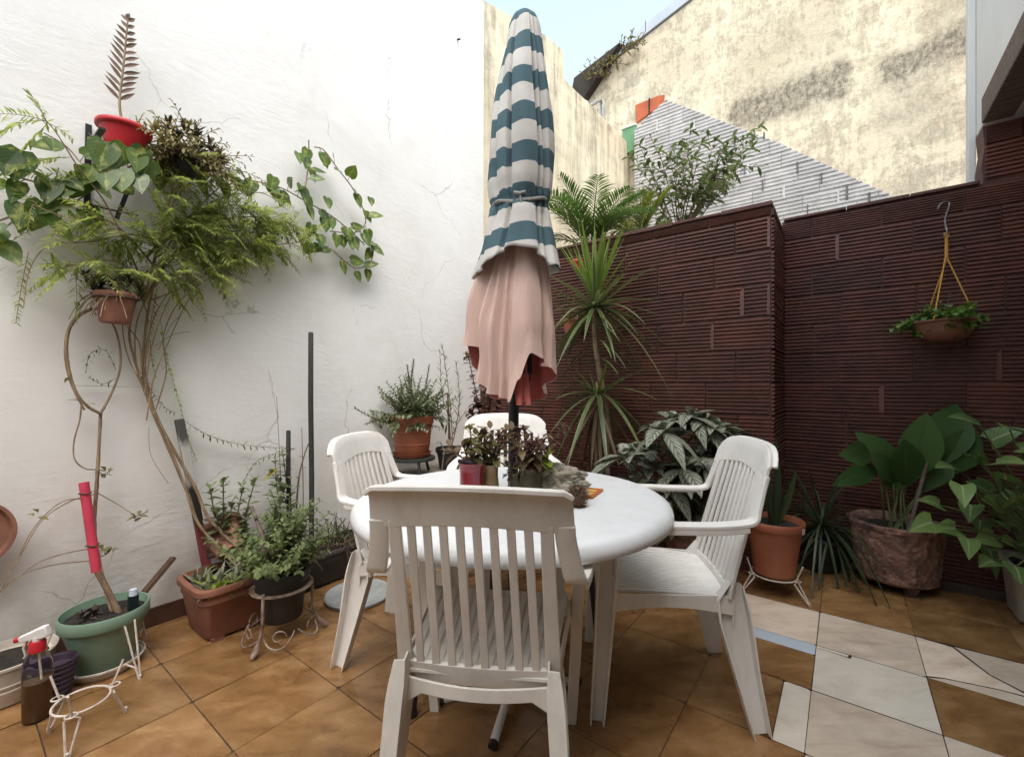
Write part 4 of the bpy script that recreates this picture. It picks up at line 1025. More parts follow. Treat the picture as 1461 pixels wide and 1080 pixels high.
pz = thing('wooden_post', 'weathered square post with flaking paint standing in the square planter', 'post', world(-2.40,.80,.15))
m_ = N('flaking_post_paint'); sp_ = m_.n('ShaderNodeSeparateXYZ'); m_.l(m_.co(), sp_.inputs[0]); nz_ = m_.noise(m_.co((2,2,.6)), 9, 5, .7)
zz_ = m_.math('ADD', sp_.outputs[2], m_.math('MULTIPLY', m_.math('SUBTRACT', nz_, .5), .22))
c_ = m_.ramp(m_.math('DIVIDE', zz_, .85), [(0.0,(0.17,0.03,0.03)),(0.34,(0.16,0.03,0.03)),(0.37,(0.03,0.022,0.02)),(0.55,(0.025,0.02,0.018)),(0.60,(0.45,0.43,0.40)),(0.80,(0.40,0.38,0.35)),(0.85,(0.07,0.065,0.06)),(1.0,(0.06,0.058,0.05))])
m_.col(c_); m_.rough(.8); m_.bump(m_.noise(m_.co((3,3,.4)), 40, 4), .5, .006)
mb = MB(); b0 = world(-2.40,.80,.15); tp = ww(255,598,.06); mb.sweep([b0, b0.lerp(tp,.5), tp], rect(.034,.030), None, world(0,1,0)); mb.build('post', m_.m, pz, True, .003)
pz = thing('terracotta_pot', 'tipped over empty terracotta pot behind the square planter', 'plant pot', ww(325,765,.16))
tl = Matrix.Rotation(R(-50), 3, V((.5,.8,0)).normalized())
cq = ww(335,790,.17); boxpot(pz, cq, .17, .17, .17, M['terracotta_pale'], .72, .03, False, 0.3, False, 5, .009, tl)
mb = MB(); q = ww(300,745,.15); mb.tube([q+V((.02,0,-.16)), q+V((-.0,0,.02))], .032, 14); bt = thing('plastic_bottle', 'clear empty bottle standing behind the climber stems', 'bottle', q); mb.build('body', M['clear'], bt)
w_ = thing('wood_scrap', 'dark narrow board leaning on the wall beside the square planter', 'board', ww(232,830,.06))
mb = MB(); mb.sweep([ww(205,845,.10), ww(247,795,.05)], rect(.035,.016), None, WN); mb.build('board', M['stem_brown'], w_, False, .002)

# ------------------------------------------------------------------ green pot with its bare branched plant
c = V((-1.591,1.72,0)); t = thing('potted_plant', 'bare branching plant in a green plastic pot with white saucer', 'potted plant', c)
saucer(t, c, .116, .028, M['white_pot']); pot(t, c+V((0,0,.012)), .088, .128, .222, M['green_pot'], .05, .008)
S, F = MB(), MB(); zc = c+V((.0,.03,.2))
def br(pts, r0, r1, base=None):
    P = ([V(base)] if base is not None else [])+[ww(*p) if len(p) == 3 else ww(p[0],p[1],.06) for p in pts]
    Q = spline(P, 6); S.tube(Q, [lerp(r0, r1, i/(len(Q)-1))*rng.uniform(.9,1.12) for i in range(len(Q))], 6); return Q
br([(140,800,.13),(134,750,.10),(137,700,.08),(140,650,.06),(143,590,.05)], .009, .006, zc)
br([(143,590),(125,580),(108,560),(98,530),(94,495),(98,470),(110,452),(125,443),(140,440,.1)], .006, .007)
br([(143,590),(158,562),(170,530),(171,500),(164,470),(150,448,.09)], .005, .0035)
br([(116,575),(113,600),(105,630),(106,655),(120,668),(136,670)], .003, .0025)
br([(120,585),(100,545),(92,505),(97,475),(108,455)], .004, .003)
for pts in ([(134,705,.08),(100,715,.12),(60,742,.16),(30,790,.18),(8,830,.2),(-10,860,.2)], [(130,712,.1),(90,715,.14),(50,750,.16),(20,805,.18),(-12,850,.2)], [(133,700,.08),(165,718,.1),(192,735,.12)], [(132,782,.12),(90,790,.15),(50,805,.18),(0,845,.22)], [(130,800,.12),(80,805,.15),(30,820,.18),(-10,850,.2)]):
    br(pts, .0022, .0013)
for x, y, n in ((148,680,7),(152,672,5),(148,785,8),(155,790,6),(200,735,8),(192,738,6),(52,735,4),(118,575,3),(92,545,2)):
    for i in range(n):
        d = cone(80)+WN*.3+rv(.5); F.leaf(ww(x,y,.1)+rv(.012), d, V((0,0,1)), rng.uniform(.028,.046), .022, .3, .2, 'spoon', 3)
S.build('stem', M['bark_pale'], t); F.build('foliage', L['olive'], t)
U = MB()
for i in range(7):
    a = rng.uniform(0,6.28); q = zc+V((rng.uniform(-.09,.0), rng.uniform(-.09,-.02), .0)); rosette(U, q, 8, .034, .02, 10, 75, .2, 'spoon', 3)
U.build('small_rosettes', L['darkrosette'], t)
pk = thing('plastic_tube', 'bright pink tube sleeved over a stake in the green pot', 'tube', zc)
a, b, d_ = ww(119,688,.10), ww(137,815,.14), zc+V((.035,-.01,.0))
mb = MB(); mb.tube([b, a.lerp(b,.5), a], .0165, 14); mb.build('sleeve', M['pink_stick'], pk)
mb = MB(); mb.tube([d_, d_.lerp(b,.5)+V((.004,0,0)), b+(a-b)*.03], [.011,.010,.011], 9); mb.build('stake', M['bark'], pk)
mb = MB(); q = b.lerp(a,.30); mb.tube([q+V((.02*math.cos(k),.02*math.sin(k),.003*math.sin(3*k))) for k in [i*.5 for i in range(13)]], .0028, 5); mb.build('binding', M['stem_brown'], pk); mb = MB()
q = b.lerp(a,.88); mb.tube([q+V((.019*math.cos(k),.019*math.sin(k),.002*math.sin(3*k))) for k in [i*.5 for i in range(13)]], .0028, 5); mb.build('binding', M['stem_brown'], pk)
mb = MB(); q = c+V((.07,.045,.185)); bt = thing('bottle', 'small dark upturned bottle with pale blue end stuck in the green pot', 'bottle', q)
mb.tube([q, q+V((0,0,.075))], .018, 14); mb.build('neck', M['dark_glass'], bt)
mb = MB(); mb.tube([q+V((0,0,.073)), q+V((0,0,.098))], [.015,.012], 12); mb.build('cap', M['blue_tile'], bt)
st = thing('wire_plant_stand', 'white wire stand holding the green plastic pot', 'plant stand', (c.x,c.y,0), 0, 'white wire pot stands')
mb = MB(); mb.tube(circle((c.x,c.y,.036), .119, 36), .0034, 6); mb.build('ring', M['white_wire'], st)
for a in (-20,-128,-172,95):
    d = V((math.cos(R(a)), math.sin(R(a)), 0)); sd = V((-d.y,d.x,0)); o = V((c.x,c.y,0)); mb = MB(); ft = o+d*.205+V((0,0,.004))
    mb.tube([o+d*.148+sd*.016+V((0,0,.205)), ft+sd*.003], .0034, 6); mb.tube([o+d*.148-sd*.016+V((0,0,.195)), ft-sd*.003], .0034, 6); mb.tube([ft+V((0,0,.01)), ft+V((0,0,-.004))], .0055, 6); mb.tube([o+d*.119+V((0,0,.036)), o+d*.196+V((0,0,.036))], .003, 6)
    mb.build('leg', M['white_wire'], st)

# ------------------------------------------------------------------ black pot in its rusty iron stand
c = V((-1.012,1.935,.085)); t = thing('potted_plant', 'bushy soft green herb in a black plastic pot', 'potted plant', V((c.x,c.y,0)))
pot(t, c, .082, .108, .212, M['black_pot'], .04, .006)
S, F = MB(), MB(); k = c+V((0,0,.19))
bush(F, S, k, 58, (.14,.30), 60, .017, .034, .021, 'spoon', .25, .002, .06, opp=True, ang=60, segs=3)
bush(F, S, k+V((-.02,.06,.08)), 34, (.16,.30), 42, .017, .034, .021, 'spoon', .2, .002, .06, opp=True, ang=60, segs=3)
S.build('stem', M['stem_green'], t); F.build('foliage', L['mint'], t)
mb = MB(); P = [k+V((-.03,-.03,-.03)), k+V((-.05,-.05,.15)), ww(358,722,.42)]; mb.tube(spline(P,5), .008, 7); mb.build('stake', M['wood'], t)
st = thing('iron_plant_stand', 'rusty white wrought iron stand around the black pot', 'plant stand', (c.x,c.y,0))
mb = MB(); mb.sweep(circle((c.x,c.y,.222), .116, 40), rect(.004,.022), None, V((0,0,1))); mb.build('ring', M['rust_wire'], st)
for i in range(3):
    a = R(-98+120*i); d = V((math.cos(a), math.sin(a), 0)); o = V((c.x,c.y,0)); sd = V((-d.y,d.x,0))
    mb = MB(); P = spline([o+d*.119+V((0,0,.235)), o+d*.122+V((0,0,.17)), o+d*.126+V((0,0,.10)), o+d*.15+V((0,0,.045)), o+d*.185+V((0,0,.008))], 5)
    mb.tube(P, [.0068,]*(len(P)-6)+[.0085,.011,.012,.011,.0085,.006], 8)
    for sgn in (-1,1):                                                  # scrolls between the legs
        Q = []
        for kx in range(26):
            ph = kx/25; an = a+sgn*R(lerp(4,57,ph)); rr_ = .128+.03*math.sin(ph*math.pi); Q.append(o+V((rr_*math.cos(an), rr_*math.sin(an), .055-.045*math.sin(ph*math.pi*.9)+.03*ph)))
        mb.tube(Q, .0036, 6)
        cc = o+V((.135*math.cos(a+sgn*R(30)), .135*math.sin(a+sgn*R(30)), .062)); tv = V((-math.sin(a+sgn*R(30)), math.cos(a+sgn*R(30)), 0))
        mb.tube([cc+(tv*math.cos(h)+V((0,0,1))*math.sin(h))*(.03-.003*h) for h in [j*.5 for j in range(12)]], .003, 6)
    mb.build('leg', M['rust_wire'], st)
# a rounded-leaf plant between planter and trough
c = world(-2.36,1.055,0); t = thing('potted_plant', 'upright rounded leaf plant in a small dark pot at the wall', 'potted plant', c)
pot(t, c, .06, .08, .2, M['black_pot']); S, F = MB(), MB()
for tip in ((318,690),(345,700),(300,700),(330,720),(352,735),(310,735),(362,690)):
    P = spline([c+V((0,0,.18)), ww(lerp(tip[0],335,.5),760,.15), ww(tip[0],tip[1],.13)], 5); S.tube(P, .003, 5)
    leafy(F, P, .028, .06, .038, 'spoon', .3, 62, .15, .15, True, 3); rosette(F, P[-1], 6, .04, .026, 15, 70, .1, 'spoon', 3)
S.build('stem', M['stem_green'], t); F.build('foliage', L['round'], t)

# ------------------------------------------------------------------ dark trough with stakes
c = world(-2.385,1.52,0); t = thing('planting_trough', 'long dark trough of straggly dark plants along the white wall', 'planter', c)
boxpot(t, c, .25, .98, .185, M['dark_trough'], .9, .025, True, -TH, False, 9)
S, F = MB(), MB()
for i in range(46):
    q = world(-2.385+rng.uniform(-.1,.11), 1.52+rng.uniform(-.44,.42), .165)
    P = shoot(q, cone(55), rng.uniform(.10,.24), rng.uniform(.2,1.4), 5, .15); S.tube(P, .0022, 4)
    leafy(F, P, .014, .045, .008, 'lance', .1, 55, .3, .2, False, 2, m=rng.choice((0,0,1)))
for i in range(90):
    q = world(-2.385+rng.uniform(-.11,.12), 1.5+rng.uniform(-.45,.44), .18); P = shoot(q, V((rng.uniform(-1,1),rng.uniform(-1,1),.3)), rng.uniform(.06,.16), 1.2, 5, .3); S.tube(P, .0022, 4)
for x in (468,480,492): 
    q = ww(x,760,.14); rosette(F, q, 16, .085, .009, -10, 75, .5, 'lance', 4, 0)
S.build('stem', M['stem_brown'], t); F.build('foliage', [L['fine_dark'], L['dry']], t)
c2 = world(-2.38,1.20,.17); t = thing('sapling', 'leggy plant with pale green leaves and one yellow leaf in the trough', 'plant', c2)
S, F = MB(), MB()
for pts, rr_ in (([(412,800),(410,740),(408,690),(402,640)],.004), ([(420,800),(424,700),(432,655),(445,620)],.0055), ([(405,760),(395,700),(392,650)],.003), ([(428,790),(432,720),(431,650),(430,610)],.003), ([(415,790),(412,735),(398,690),(385,675)],.003),([(400,690),(398,640),(394,565)],.002)):
    P = wallpath([(x,y,.14) for x,y in pts], n=5); P[0] = c2.copy() if pts[0][1] > 780 else P[0]; S.tube(P, [lerp(rr_, rr_*.45, i/(len(P)-1)) for i in range(len(P))], 6)
    if pts[0][0] not in (400,428,420): leafy(F, P, .028, .078, .044, 'spoon', .35, 60, .3, .2, True, 3)
    elif pts[0][0] == 420: leafy(F, P, .05, .045, .024, 'spoon', .5, 60, .3, .2, False, 3)
F.leaf(ww(396,668,.15), V((-.7,-.2,-.5)), V((-.3,-.6,.6)), .085, .042, .25, .2, 'oval', 5, m=1)
S.build('stem', M['bark'], t); F.build('foliage', [L['round'], L['yellow']], t)
for (x0,y0,x1,y1,r_,lab) in ((443,474,444,740,.0135,'tall dark weathered pole standing in the trough by the white wall'), (411,614,412,712,.0115,'short dark stake among the leaves of the trough plant')):
    b_, a_ = ww(x1,y1,.14), ww(x0,y0,.14); b_ = V((b_.x,b_.y,.12)); k_ = thing('garden_stake', lab, 'stake', b_); mb = MB(); mb.tube([b_, b_.lerp(a_,.35)+V((.002,0,0)), b_.lerp(a_,.7)+V((-.002,0,0)), a_+V((0,0,-.006)), a_], [r_,r_,r_*1.03,r_*.98,r_*.7], 12); mb.build('pole', M['dark_pole'], k_)

# ------------------------------------------------------------------ red pot on its bracket, succulents, small terracotta pot
cb_ = ww(177,190,.14); cb_.z -= .105
t = thing('potted_plant', 'tall stiff grey brown stalk in a bright red wall pot', 'potted plant', cb_)
pot(t, cb_+V((0,0,.012)), .056, .082, .116, M['red_pot'], .022, .010)
S, F = MB(), MB(); P = spline([cb_+V((0,0,.11)), ww(170,150,.13), ww(174,110,.12), ww(178,70,.11), ww(182,28,.10)], 5); S.tube(P, [lerp(.0055,.003,i/(len(P)-1)) for i in range(len(P))], 6)
for i in range(13):
    p, d = along(P, .26+.72*i/12)
    for q in (-1,1):
        dd = world(0,q*1.0,.0)*.72+d*.75+rv(.15); F.leaf(p, dd, WN+rv(.2), lerp(.088,.036,i/12)*rng.uniform(.8,1.15), .017, .06, .35, 'lance', 4)
for i in range(5): F.leaf(P[-1], cone(35), WN, .03, .012, 0, .3, 'lance', 3)
bush(F, S, cb_+V((.05,0,.11)), 4, (.05,.10), 40, .012, .025, .007, 'lance', m=1)
S.build('stem', M['bark_pale'], t); F.build('foliage', [L['kalanchoe'], L['fine']], t)
bk = thing('wall_bracket', 'black iron wall bracket below the red pot', 'bracket', ww(150,280,0))
mb = MB(); mb.sweep([ww(126,178,.012), ww(123,318,.008)], rect(.02,.008), None, world(0,1,0)); mb.sweep([ww(124,292,.02), ww(160,300,.06), ww(196,308,.02)], rect(.006,.006), None, V((0,0,1))); mb.sweep([ww(186,262,.02), ww(166,312,.05)], rect(.016,.007), None, world(0,1,0))
mb.sweep([ww(125,215,.01), ww(125,215,.01)+WN*.26], rect(.02,.008), None, world(0,1,0)); mb.sweep([ww(228,215,.01), ww(228,215,.01)+WN*.26], rect(.02,.008), None, world(0,1,0))
mb.build('frame', M['black_metal'], bk)
c = ww(262,232,.13); c.z -= .08; t = thing('potted_plant', 'mound of brown and green succulents in a dark pot on the wall', 'potted plant', c)
pot(t, c+V((0,0,.02)), .045, .065, .075, M['black_pot'], .02)
S, F = MB(), MB(); k = c+V((0,0,.09))
bush(F, S, k, 120, (.10,.24), 95, .011, .030, .012, 'spoon', .9, .002, .09, m=0, ang=50)
for x, y in ((222,190),(240,183),(262,190),(280,196),(250,200),(300,212),(232,205),(315,232),(285,215),(268,184),(228,222),(245,232),(262,240),(280,240),(298,240),(312,228),(255,218),(272,226),(290,228)):
    rosette(F, ww(x,y,.14+rng.uniform(-.04,.06)), 16, .055, .015, 0, 75, .2, 'lance', 3, rng.choice((0,1)))
S.build('stem', M['stem_brown'], t); F.build('foliage', [L['succulent'], L['darkrosette']], t)
c = ww(164,418,.11); c.z -= .125; t = thing('potted_plant', 'dark spiky plant in a small terracotta pot hung on the white wall', 'potted plant', c)
pot(t, c, .050, .066, .125, M['terracotta_pale'], .026, .005)
S, F = MB(), MB(); k = c+V((0,0,.12))
for i in range(13): rosette(F, k+V((rng.uniform(-.11,.06), rng.uniform(-.05,.06), rng.uniform(0,.06))), 14, .052, .011, 0, 80, .2, 'lance', 3)
bush(F, S, k, 16, (.06,.14), 95, .014, .025, .008, 'lance', 1.6, .0015, .05)
for i in range(14): P = shoot(k+V((rng.uniform(-.06,.05),-.03,0)), V((rng.uniform(-1,1),-.6,-.1)), rng.uniform(.08,.15), 1.9, 6, .1); S.tube(P, .0018, 4)
S.build('stem', M['bark_pale'], t); F.build('foliage', L['darkrosette'], t)
mb = MB(); mb.tube(circle((c.x,c.y,c.z+.1), .070, 24), .003, 6); mb.tube([c+V((0,0,.1))-WN*.077, c+V((0,0,.1))-WN*.12], .004, 6); mb.build('wall_ring', M['black_metal'], t)

# pothos trailing over the wall
t = thing('trailing_vine', 'big heart leaved variegated vine trailing along the white wall', 'vine', ww(200,235,.12))
S, F = MB(), MB()
vines = [[(-20,345),(20,315),(60,290),(95,262),(135,238),(185,215),(235,235),(300,250),(360,260)], [(-15,246),(20,252),(60,262),(105,268),(150,258),(190,235)], [(360,258),(400,268),(440,290),(475,310),(505,335),(520,350)],
 [(520,345),(532,355),(527,375),(508,383),(488,370),(470,355),(440,348)], [(470,330),(505,332),(521,318),(515,292),(500,265),(482,242),(462,215),(448,210)], [(440,200),(440,225),(437,255),(432,278)], [(-15,320),(30,305),(80,300),(120,280)], [(185,215),(230,200),(260,215)], [(120,240),(95,210),(62,190)], [(80,285),(78,265),(83,240)]]
for k, v in enumerate(vines):
    P = wallpath([(x,y,.05+.04*rng.random()) for x,y in v], n=6); S.tube(P, .0034 if k < 8 else .0025, 6)
    n = int(pathlen(P)/.055)
    for i in range(n):
        p, d = along(P, (i+.5)/n); big = 1.0
        sgn = rng.choice((-1,1)); dr = d*rng.uniform(-.2,.6)+world(0,sgn,0)*.4+V((0,0,rng.choice((-.8,-.6,.5,-.2))))+WN*rng.uniform(.1,.6)
        q = p+dr.normalized()*.03; S.tube([p, q], .0018, 4)
        F.leaf(q, dr+V((0,0,-.35)), WN+V((0,0,.45))+rv(.35), rng.uniform(.062,.098)*big, rng.uniform(.05,.074)*big, .12, .16, 'heart', 6, curl=-.05)
for x, y, sz in ((30,225,.12),(12,225,.10),(62,300,.11),(72,265,.10),(30,300,.1),(150,212,.12),(185,200,.1),(430,275,.105),(466,292,.075),(425,228,.07),(528,292,.06),(520,310,.055),(245,240,.09),(292,250,.08),(360,268,.085),(335,262,.08),(480,345,.08),(495,335,.085),(455,345,.08),(205,222,.09),(120,262,.1),(158,222,.10),(178,218,.1),(196,226,.09),(215,238,.1),(150,248,.1),(172,250,.1),(195,258,.09),(225,258,.08),(405,285,.08),(390,262,.08),(445,330,.08),(465,325,.07),(500,352,.07)):
    F.leaf(ww(x,y-10,.10 if not (145 < x < 220 and y > 210) else .25), V((rng.uniform(-.4,.4),-.2,-.9)), WN+V((0,0,.3))+rv(.3), sz, sz*.82, .1, .14, 'heart', 6)
S.build('stem', M['bark_pale'], t); F.build('foliage', L['pothos'], t)
# ------------------------------------------------------------------ far left corner: bench with pots
c = world(-2.32, 2.40, 0); t = thing('concrete_bench', 'low pale rendered block bench in the far corner by the white wall', 'bench', c, -TH)
mb = MB(); mb.box((0,0,.235), (.40,.94,.47)); mb.box((.0,0,.49), (.43,.96,.04)); mb.build('block', M['cement'], t, False, .01, local=True)
c = V((-.665,2.93,.63)); t = thing('potted_plant', 'dense small leaved shrub in a ribbed terracotta pot on a tall stand', 'potted plant', V((c.x,c.y,c.z)))
saucer(t, c, .128, .028, M['terracotta']); mb = MB(); kk = c+V((0,0,.01))
mb.lathe([(0.001,0),(.10,0),(.106,.006),(.116,.07),(.119,.072),(.119,.079),(.117,.081),(.124,.15),(.127,.152),(.127,.159),(.125,.161),(.131,.205),(.139,.208),(.142,.255),(.138,.26),(.130,.258),(.126,.22)], kk, 44); mb.build('pot', M['terracotta'], t, True, angle=38)
mb = MB(); mb.lathe([(0.001,.232),(.06,.236),(.127,.23)], kk, 24); mb.build('soil', M['soil'], t)
S, F = MB(), MB(); k = kk+V((0,0,.23))
bush(F, S, k, 46, (.18,.36), 50, .0125, .034, .022, 'spoon', .15, .003, .07, opp=True, ang=55, segs=2)
bush(F, S, k, 44, (.16,.31), 88, .0125, .034, .022, 'spoon', .5, .003, .09, opp=True, ang=55, segs=2)
for ex in ((505,582,.1),(520,605,.12),(545,610,.15)):
    P = spline([k+V((-.1,-.02,0)), ww(540,600,.2), ww(*ex)], 5); S.tube(P, .0025, 5); leafy(F, P, .011, .026, .013, 'spoon', .15, 55, .1, .15, True, 2)
for ex in ((590,512),(580,520),(612,520)):
    P = spline([k, k.lerp(ww(ex[0],ex[1],.2),.5)+rv(.02), ww(ex[0],ex[1],.2)], 5); S.tube(P, .0035, 5); leafy(F, P, .011, .027, .015, 'spoon', .15, 55, .1, .15, True, 2); leafy(F, P, .013, .03, .016, 'spoon', .05, 75, .1, .15, True, 2)
S.build('stem', M['stem_brown'], t); F.build('foliage', L['jade'], t)
st = thing('iron_plant_stand', 'black iron legged stand under the terracotta pot in the corner', 'plant stand', (c.x,c.y,.51))
mb = MB(); mb.lathe([(0.001,.608),(.15,.608),(.152,.616),(.15,.626),(0.001,.628)], (c.x,c.y,0), 32); mb.build('top', M['dark_pole'], st)
for i in range(3):
    a = R(-60+120*i); d = V((math.cos(a), math.sin(a), 0)); b = V((c.x,c.y,0)); mb = MB(); zf = .512 if room(b+d*.17).x < -2.1 else 0.0
    mb.tube([b+d*.13+V((0,0,.61)), b+d*.15+V((0,0,.55)), b+d*.165+V((0,0,zf))], .010, 8); mb.build('leg', M['black_metal'], st)
mb = MB(); o = V((c.x-.17,c.y-.05,.63)); mb.tube([o+V((-.01,0,-.1)), o+V((-.03,0,.02)), o+V((-.015,0,.09)), o+V((.02,0,.06))], .005, 6); mb.build('scroll', M['steel'], st); mb = MB(); o = V((c.x+.17,c.y-.02,.63)); mb.tube([o+V((.03,0,-.1)), o+V((.045,0,.04)), o+V((.02,0,.10)), o+V((-.01,0,.09))], .005, 6); mb.build('scroll', M['steel'], st)

c = V((-.445,3.12,.512)); t = thing('potted_plant', 'slender plant with narrow upright leaves in a small dark pot', 'potted plant', c)
pot(t, c, .07, .09, .15, M['dark_trough']); S, F = MB(), MB(); k = c+V((0,0,.12))
for (pts, rr_) in (([(641,640),(640,600),(638,560)],.013), ([(645,630),(640,560),(630,490)],.004), ([(648,620),(655,570),(650,515)],.004), ([(640,600),(630,560),(627,500)],.003), ([(645,620),(662,590),(672,600)],.003)):
    P = spline([k]+[at(x,y,3.12) for x,y in pts], 5); S.tube(P, [lerp(rr_, rr_*.45, i/(len(P)-1)) for i in range(len(P))], 6)
    if rr_ < .01: leafy(F, P, .017, .068, .009, 'lance', .30, 42, .1, .2, False, 3)
P = spline([k+V((0,0,.05)), at(628,600,3.1), at(622,570,3.1)], 5); leafy(F, P, .02, .09, .02, 'lance', .2, 35, .1, .2, False, 3)
S.build('stem', M['bark'], t); F.build('foliage', L['jade'], t)

def bouquet(t, c, n, hts, spread, lf, lsz=.042, m=0, extra=None, bare=.25):
    S, F = MB(), MB()
    for i in range(n):
        P = shoot(V(c)+V((rng.uniform(-.014,.014), rng.uniform(-.014,.014), 0)), cone(spread), rng.uniform(*hts), rng.uniform(-.2,.5), 6, .08); S.tube(P, .002, 5)
        leafy(F, P, .020, lsz, lsz*.62, 'oval', bare, 65, .4, .25, True, 3, m=rng.choice((0,0,1)) if m else 0); rosette(F, P[-1], 7, lsz*.8, lsz*.5, -10, 60, .3, 'oval', 3, rng.choice((0,1)) if m else 0)
    S.build('stem', M['stem_brown'], t); F.build('foliage', lf, t)
c = V((-.22,3.15,.512)); t = thing('potted_plant', 'tall dark brown leaved plant half hidden behind the pink parasol', 'potted plant', c)
pot(t, c, .07, .09, .14, M['terracotta_old']); S, F = MB(), MB()
for tip in ((690,548),(700,565),(680,575),(712,580),(695,600),(672,590),(668,510),(705,545),(718,600)):
    P = spline([c+V((0,0,.12)), at(690,620,3.15), at(tip[0],tip[1],3.15+rng.uniform(-.08,.08))], 5); S.tube(P, .0035, 5); leafy(F, P, .028, .07, .05, 'oval', .35, 70, .4, .25, True, 3, m=rng.choice((0,1))); rosette(F, P[-1], 8, .06, .042, -20, 60, .3, 'oval', 3, rng.choice((0,1)))
S.build('stem', M['stem_brown'], t); F.build('foliage', [L['coleus'], L['coleus_red']], t)

# ------------------------------------------------------------------ on the table
z = TZ+.0015
def vase(name, label, cat, c, pf, mat, n=28):
    t = thing(name, label, cat, c); mb = MB(); mb.lathe(pf, c, n); mb.build('vase', mat, t); return t
c = V((-.128,1.40,z)); t = vase('vase', 'dark red glass vase with wilting leafy cuttings', 'vase', c, [(0.001,0),(.036,0),(.040,.004),(.0385,.05),(.0385,.10),(.042,.128),(.044,.135),(.041,.135),(.036,.10),(.035,.02)], M['red_glass'])
bouquet(t, c+V((0,0,.11)), 10, (.06,.13), 40, [L['coleus'], L['olive']], .038, 1, bare=.2)
mb = MB(); mb.tube([c+V((-.04,-.01,.14)), c+V((.0,-.042,.142)), c+V((.04,-.01,.135))], .006, 6); mb.build('bow', M['purple'], t)
c = V((-.072,1.44,z)); t = vase('vase', 'tan stoneware jar with olive leafy cuttings beside the red vase', 'vase', c, [(0.001,0),(.028,0),(.031,.004),(.030,.045),(.026,.085),(.027,.11),(.031,.122),(.028,.122),(.024,.10),(.022,.02)], M['tan_jar'])
bouquet(t, c+V((0,0,.10)), 10, (.07,.15), 30, [L['olive'], L['coleus']], .036, 1, bare=.2)
c = V((.062,1.43,z)); t = vase('vase', 'dark olive jar with reddish leaved cuttings right of the pole', 'vase', c, [(0.001,0),(.034,0),(.039,.005),(.040,.05),(.034,.085),(.030,.10),(.034,.112),(.031,.112),(.027,.09),(.026,.02)], M['olive_jar'])
bouquet(t, c+V((.01,0,.09)), 14, (.07,.19), 36, [L['coleus'], L['coleus_red']], .038, 1, bare=.2)
F = MB(); rosette(F, c+V((.045,-.03,.13)), 9, .05, .032, -10, 70, .2, 'oval', 3); F.build('lime_cutting', L['lime'], t)
c = V((.010,1.475,z)); t = thing('potted_plant', 'small dark pot of shaggy olive cuttings against the pole', 'potted plant', V((.018,1.46,z)))
c = V((.018,1.463,z)); pot(t, c, .026, .032, .07, M['olive_jar'], .012, .003); bouquet(t, c+V((0,-.01,.05)), 6, (.05,.09), 55, [L['olive'], L['coleus']], .028, 1)
def lump(mb, c, r, seed, amp=.25, n=40, k=26, fl=1.0, freq=2.6):
    base = len(mb.v); c = V(c)
    for i in range(n):
        for j in range(k+1):
            a = 2*math.pi*i/n; e = math.pi*(j/k-.5); d = V((math.cos(e)*math.cos(a), math.cos(e)*math.sin(a), math.sin(e)))
            q = d*freq+V((seed,seed*.7,0)); f = 1+amp*mnoise.noise(q)+amp*.6*abs(mnoise.noise(q*2.7))+amp*.35*abs(mnoise.noise(V((q.x*6,q.y*6,q.z*2))))
            p = V((d.x*r[0]*f, d.y*r[1]*f, d.z*r[2]*f)); 
            p.z = max(p.z, -r[2]*.86); mb.vert(c+p)
    W = k+1
    for i in range(n):
        i2 = (i+1)%n
        for j in range(k): mb.face((base+i*W+j, base+i2*W+j, base+i2*W+j+1, base+i*W+j+1))
mt = N('grey_green_wrap'); co = mt.co((1,1,3)); mt.col(mt.ramp(mt.noise(co, 16, 6, .7, 1.0), [(0.3,(0.17,0.145,0.105)),(0.5,(0.40,0.36,0.28)),(0.68,(0.66,0.62,0.53))])); mt.rough(0.35); mt.bump(mt.noise(co, 26, 5, .6, 1.5), .9, .02); M['wrap'] = mt.m
c = V((.138,1.50,z)); t = thing('wrapped_bundle', 'crumpled grey green wrapped bundle on the table beside the vases', 'bundle', c)
mb = MB(); lump(mb, c+V((0,0,.050)), (.118,.080,.054), 3.1, .34, 72, 44); lump(mb, c+V((.055,-.035,.036)), (.055,.045,.038), 7.7, .34, 56, 34); mb.build('wrapping', M['wrap'], t)
M['cone'] = simple('brown_cone', (0.24,0.15,0.09), (0.09,0.052,0.032), 30, 0.85, 0.7, 60)
c = V((.206,1.385,z)); t = thing('pine_cone', 'rough brown cone lying on the table against the wrapped bundle', 'pine cone', c)
mb = MB(); lump(mb, c+V((0,0,.026)), (.024,.030,.028), 2.2, .18, 24, 14)
for i in range(70):
    a = i*2.4; e = math.asin(lerp(-.9,.95,i/69)); d = V((math.cos(e)*math.cos(a), math.cos(e)*math.sin(a), math.sin(e)))
    mb.leaf(c+V((0,0,.027))+V((d.x*.022,d.y*.028,d.z*.026)), d+V((0,0,.6)), d, .017, .017, 0, .3, 'oval', 2)
mb.build('scales', M['cone'], t)
c = V((.255,1.545,z)); t = thing('picture_card', 'small orange framed picture card lying flat on the table', 'card', c, R(-28))
mb = MB(); w_, h_ = .085, .125
mb.box((-w_/2,0,.004),(.014,h_,.008)); mb.box((w_/2,0,.004),(.014,h_,.008)); mb.box((0,-h_/2+.007,.004),(w_-.014,.014,.0078)); mb.box((0,h_/2-.007,.004),(w_-.014,.014,.0078))
M['orange'] = simple('orange_card', (0.55,0.16,0.025), (0.42,0.11,0.02), 9, 0.5, 0); mb.build('border', M['orange'], t, False, .001, local=True)
mt = N('card_picture'); mt.col(mt.ramp(mt.noise(mt.co(), 22, 2), [(0.36,(0.03,0.03,0.03)),(0.42,(0.62,0.36,0.10)),(0.6,(0.70,0.45,0.14)),(0.66,(0.72,0.68,0.6))])); mt.rough(.35)
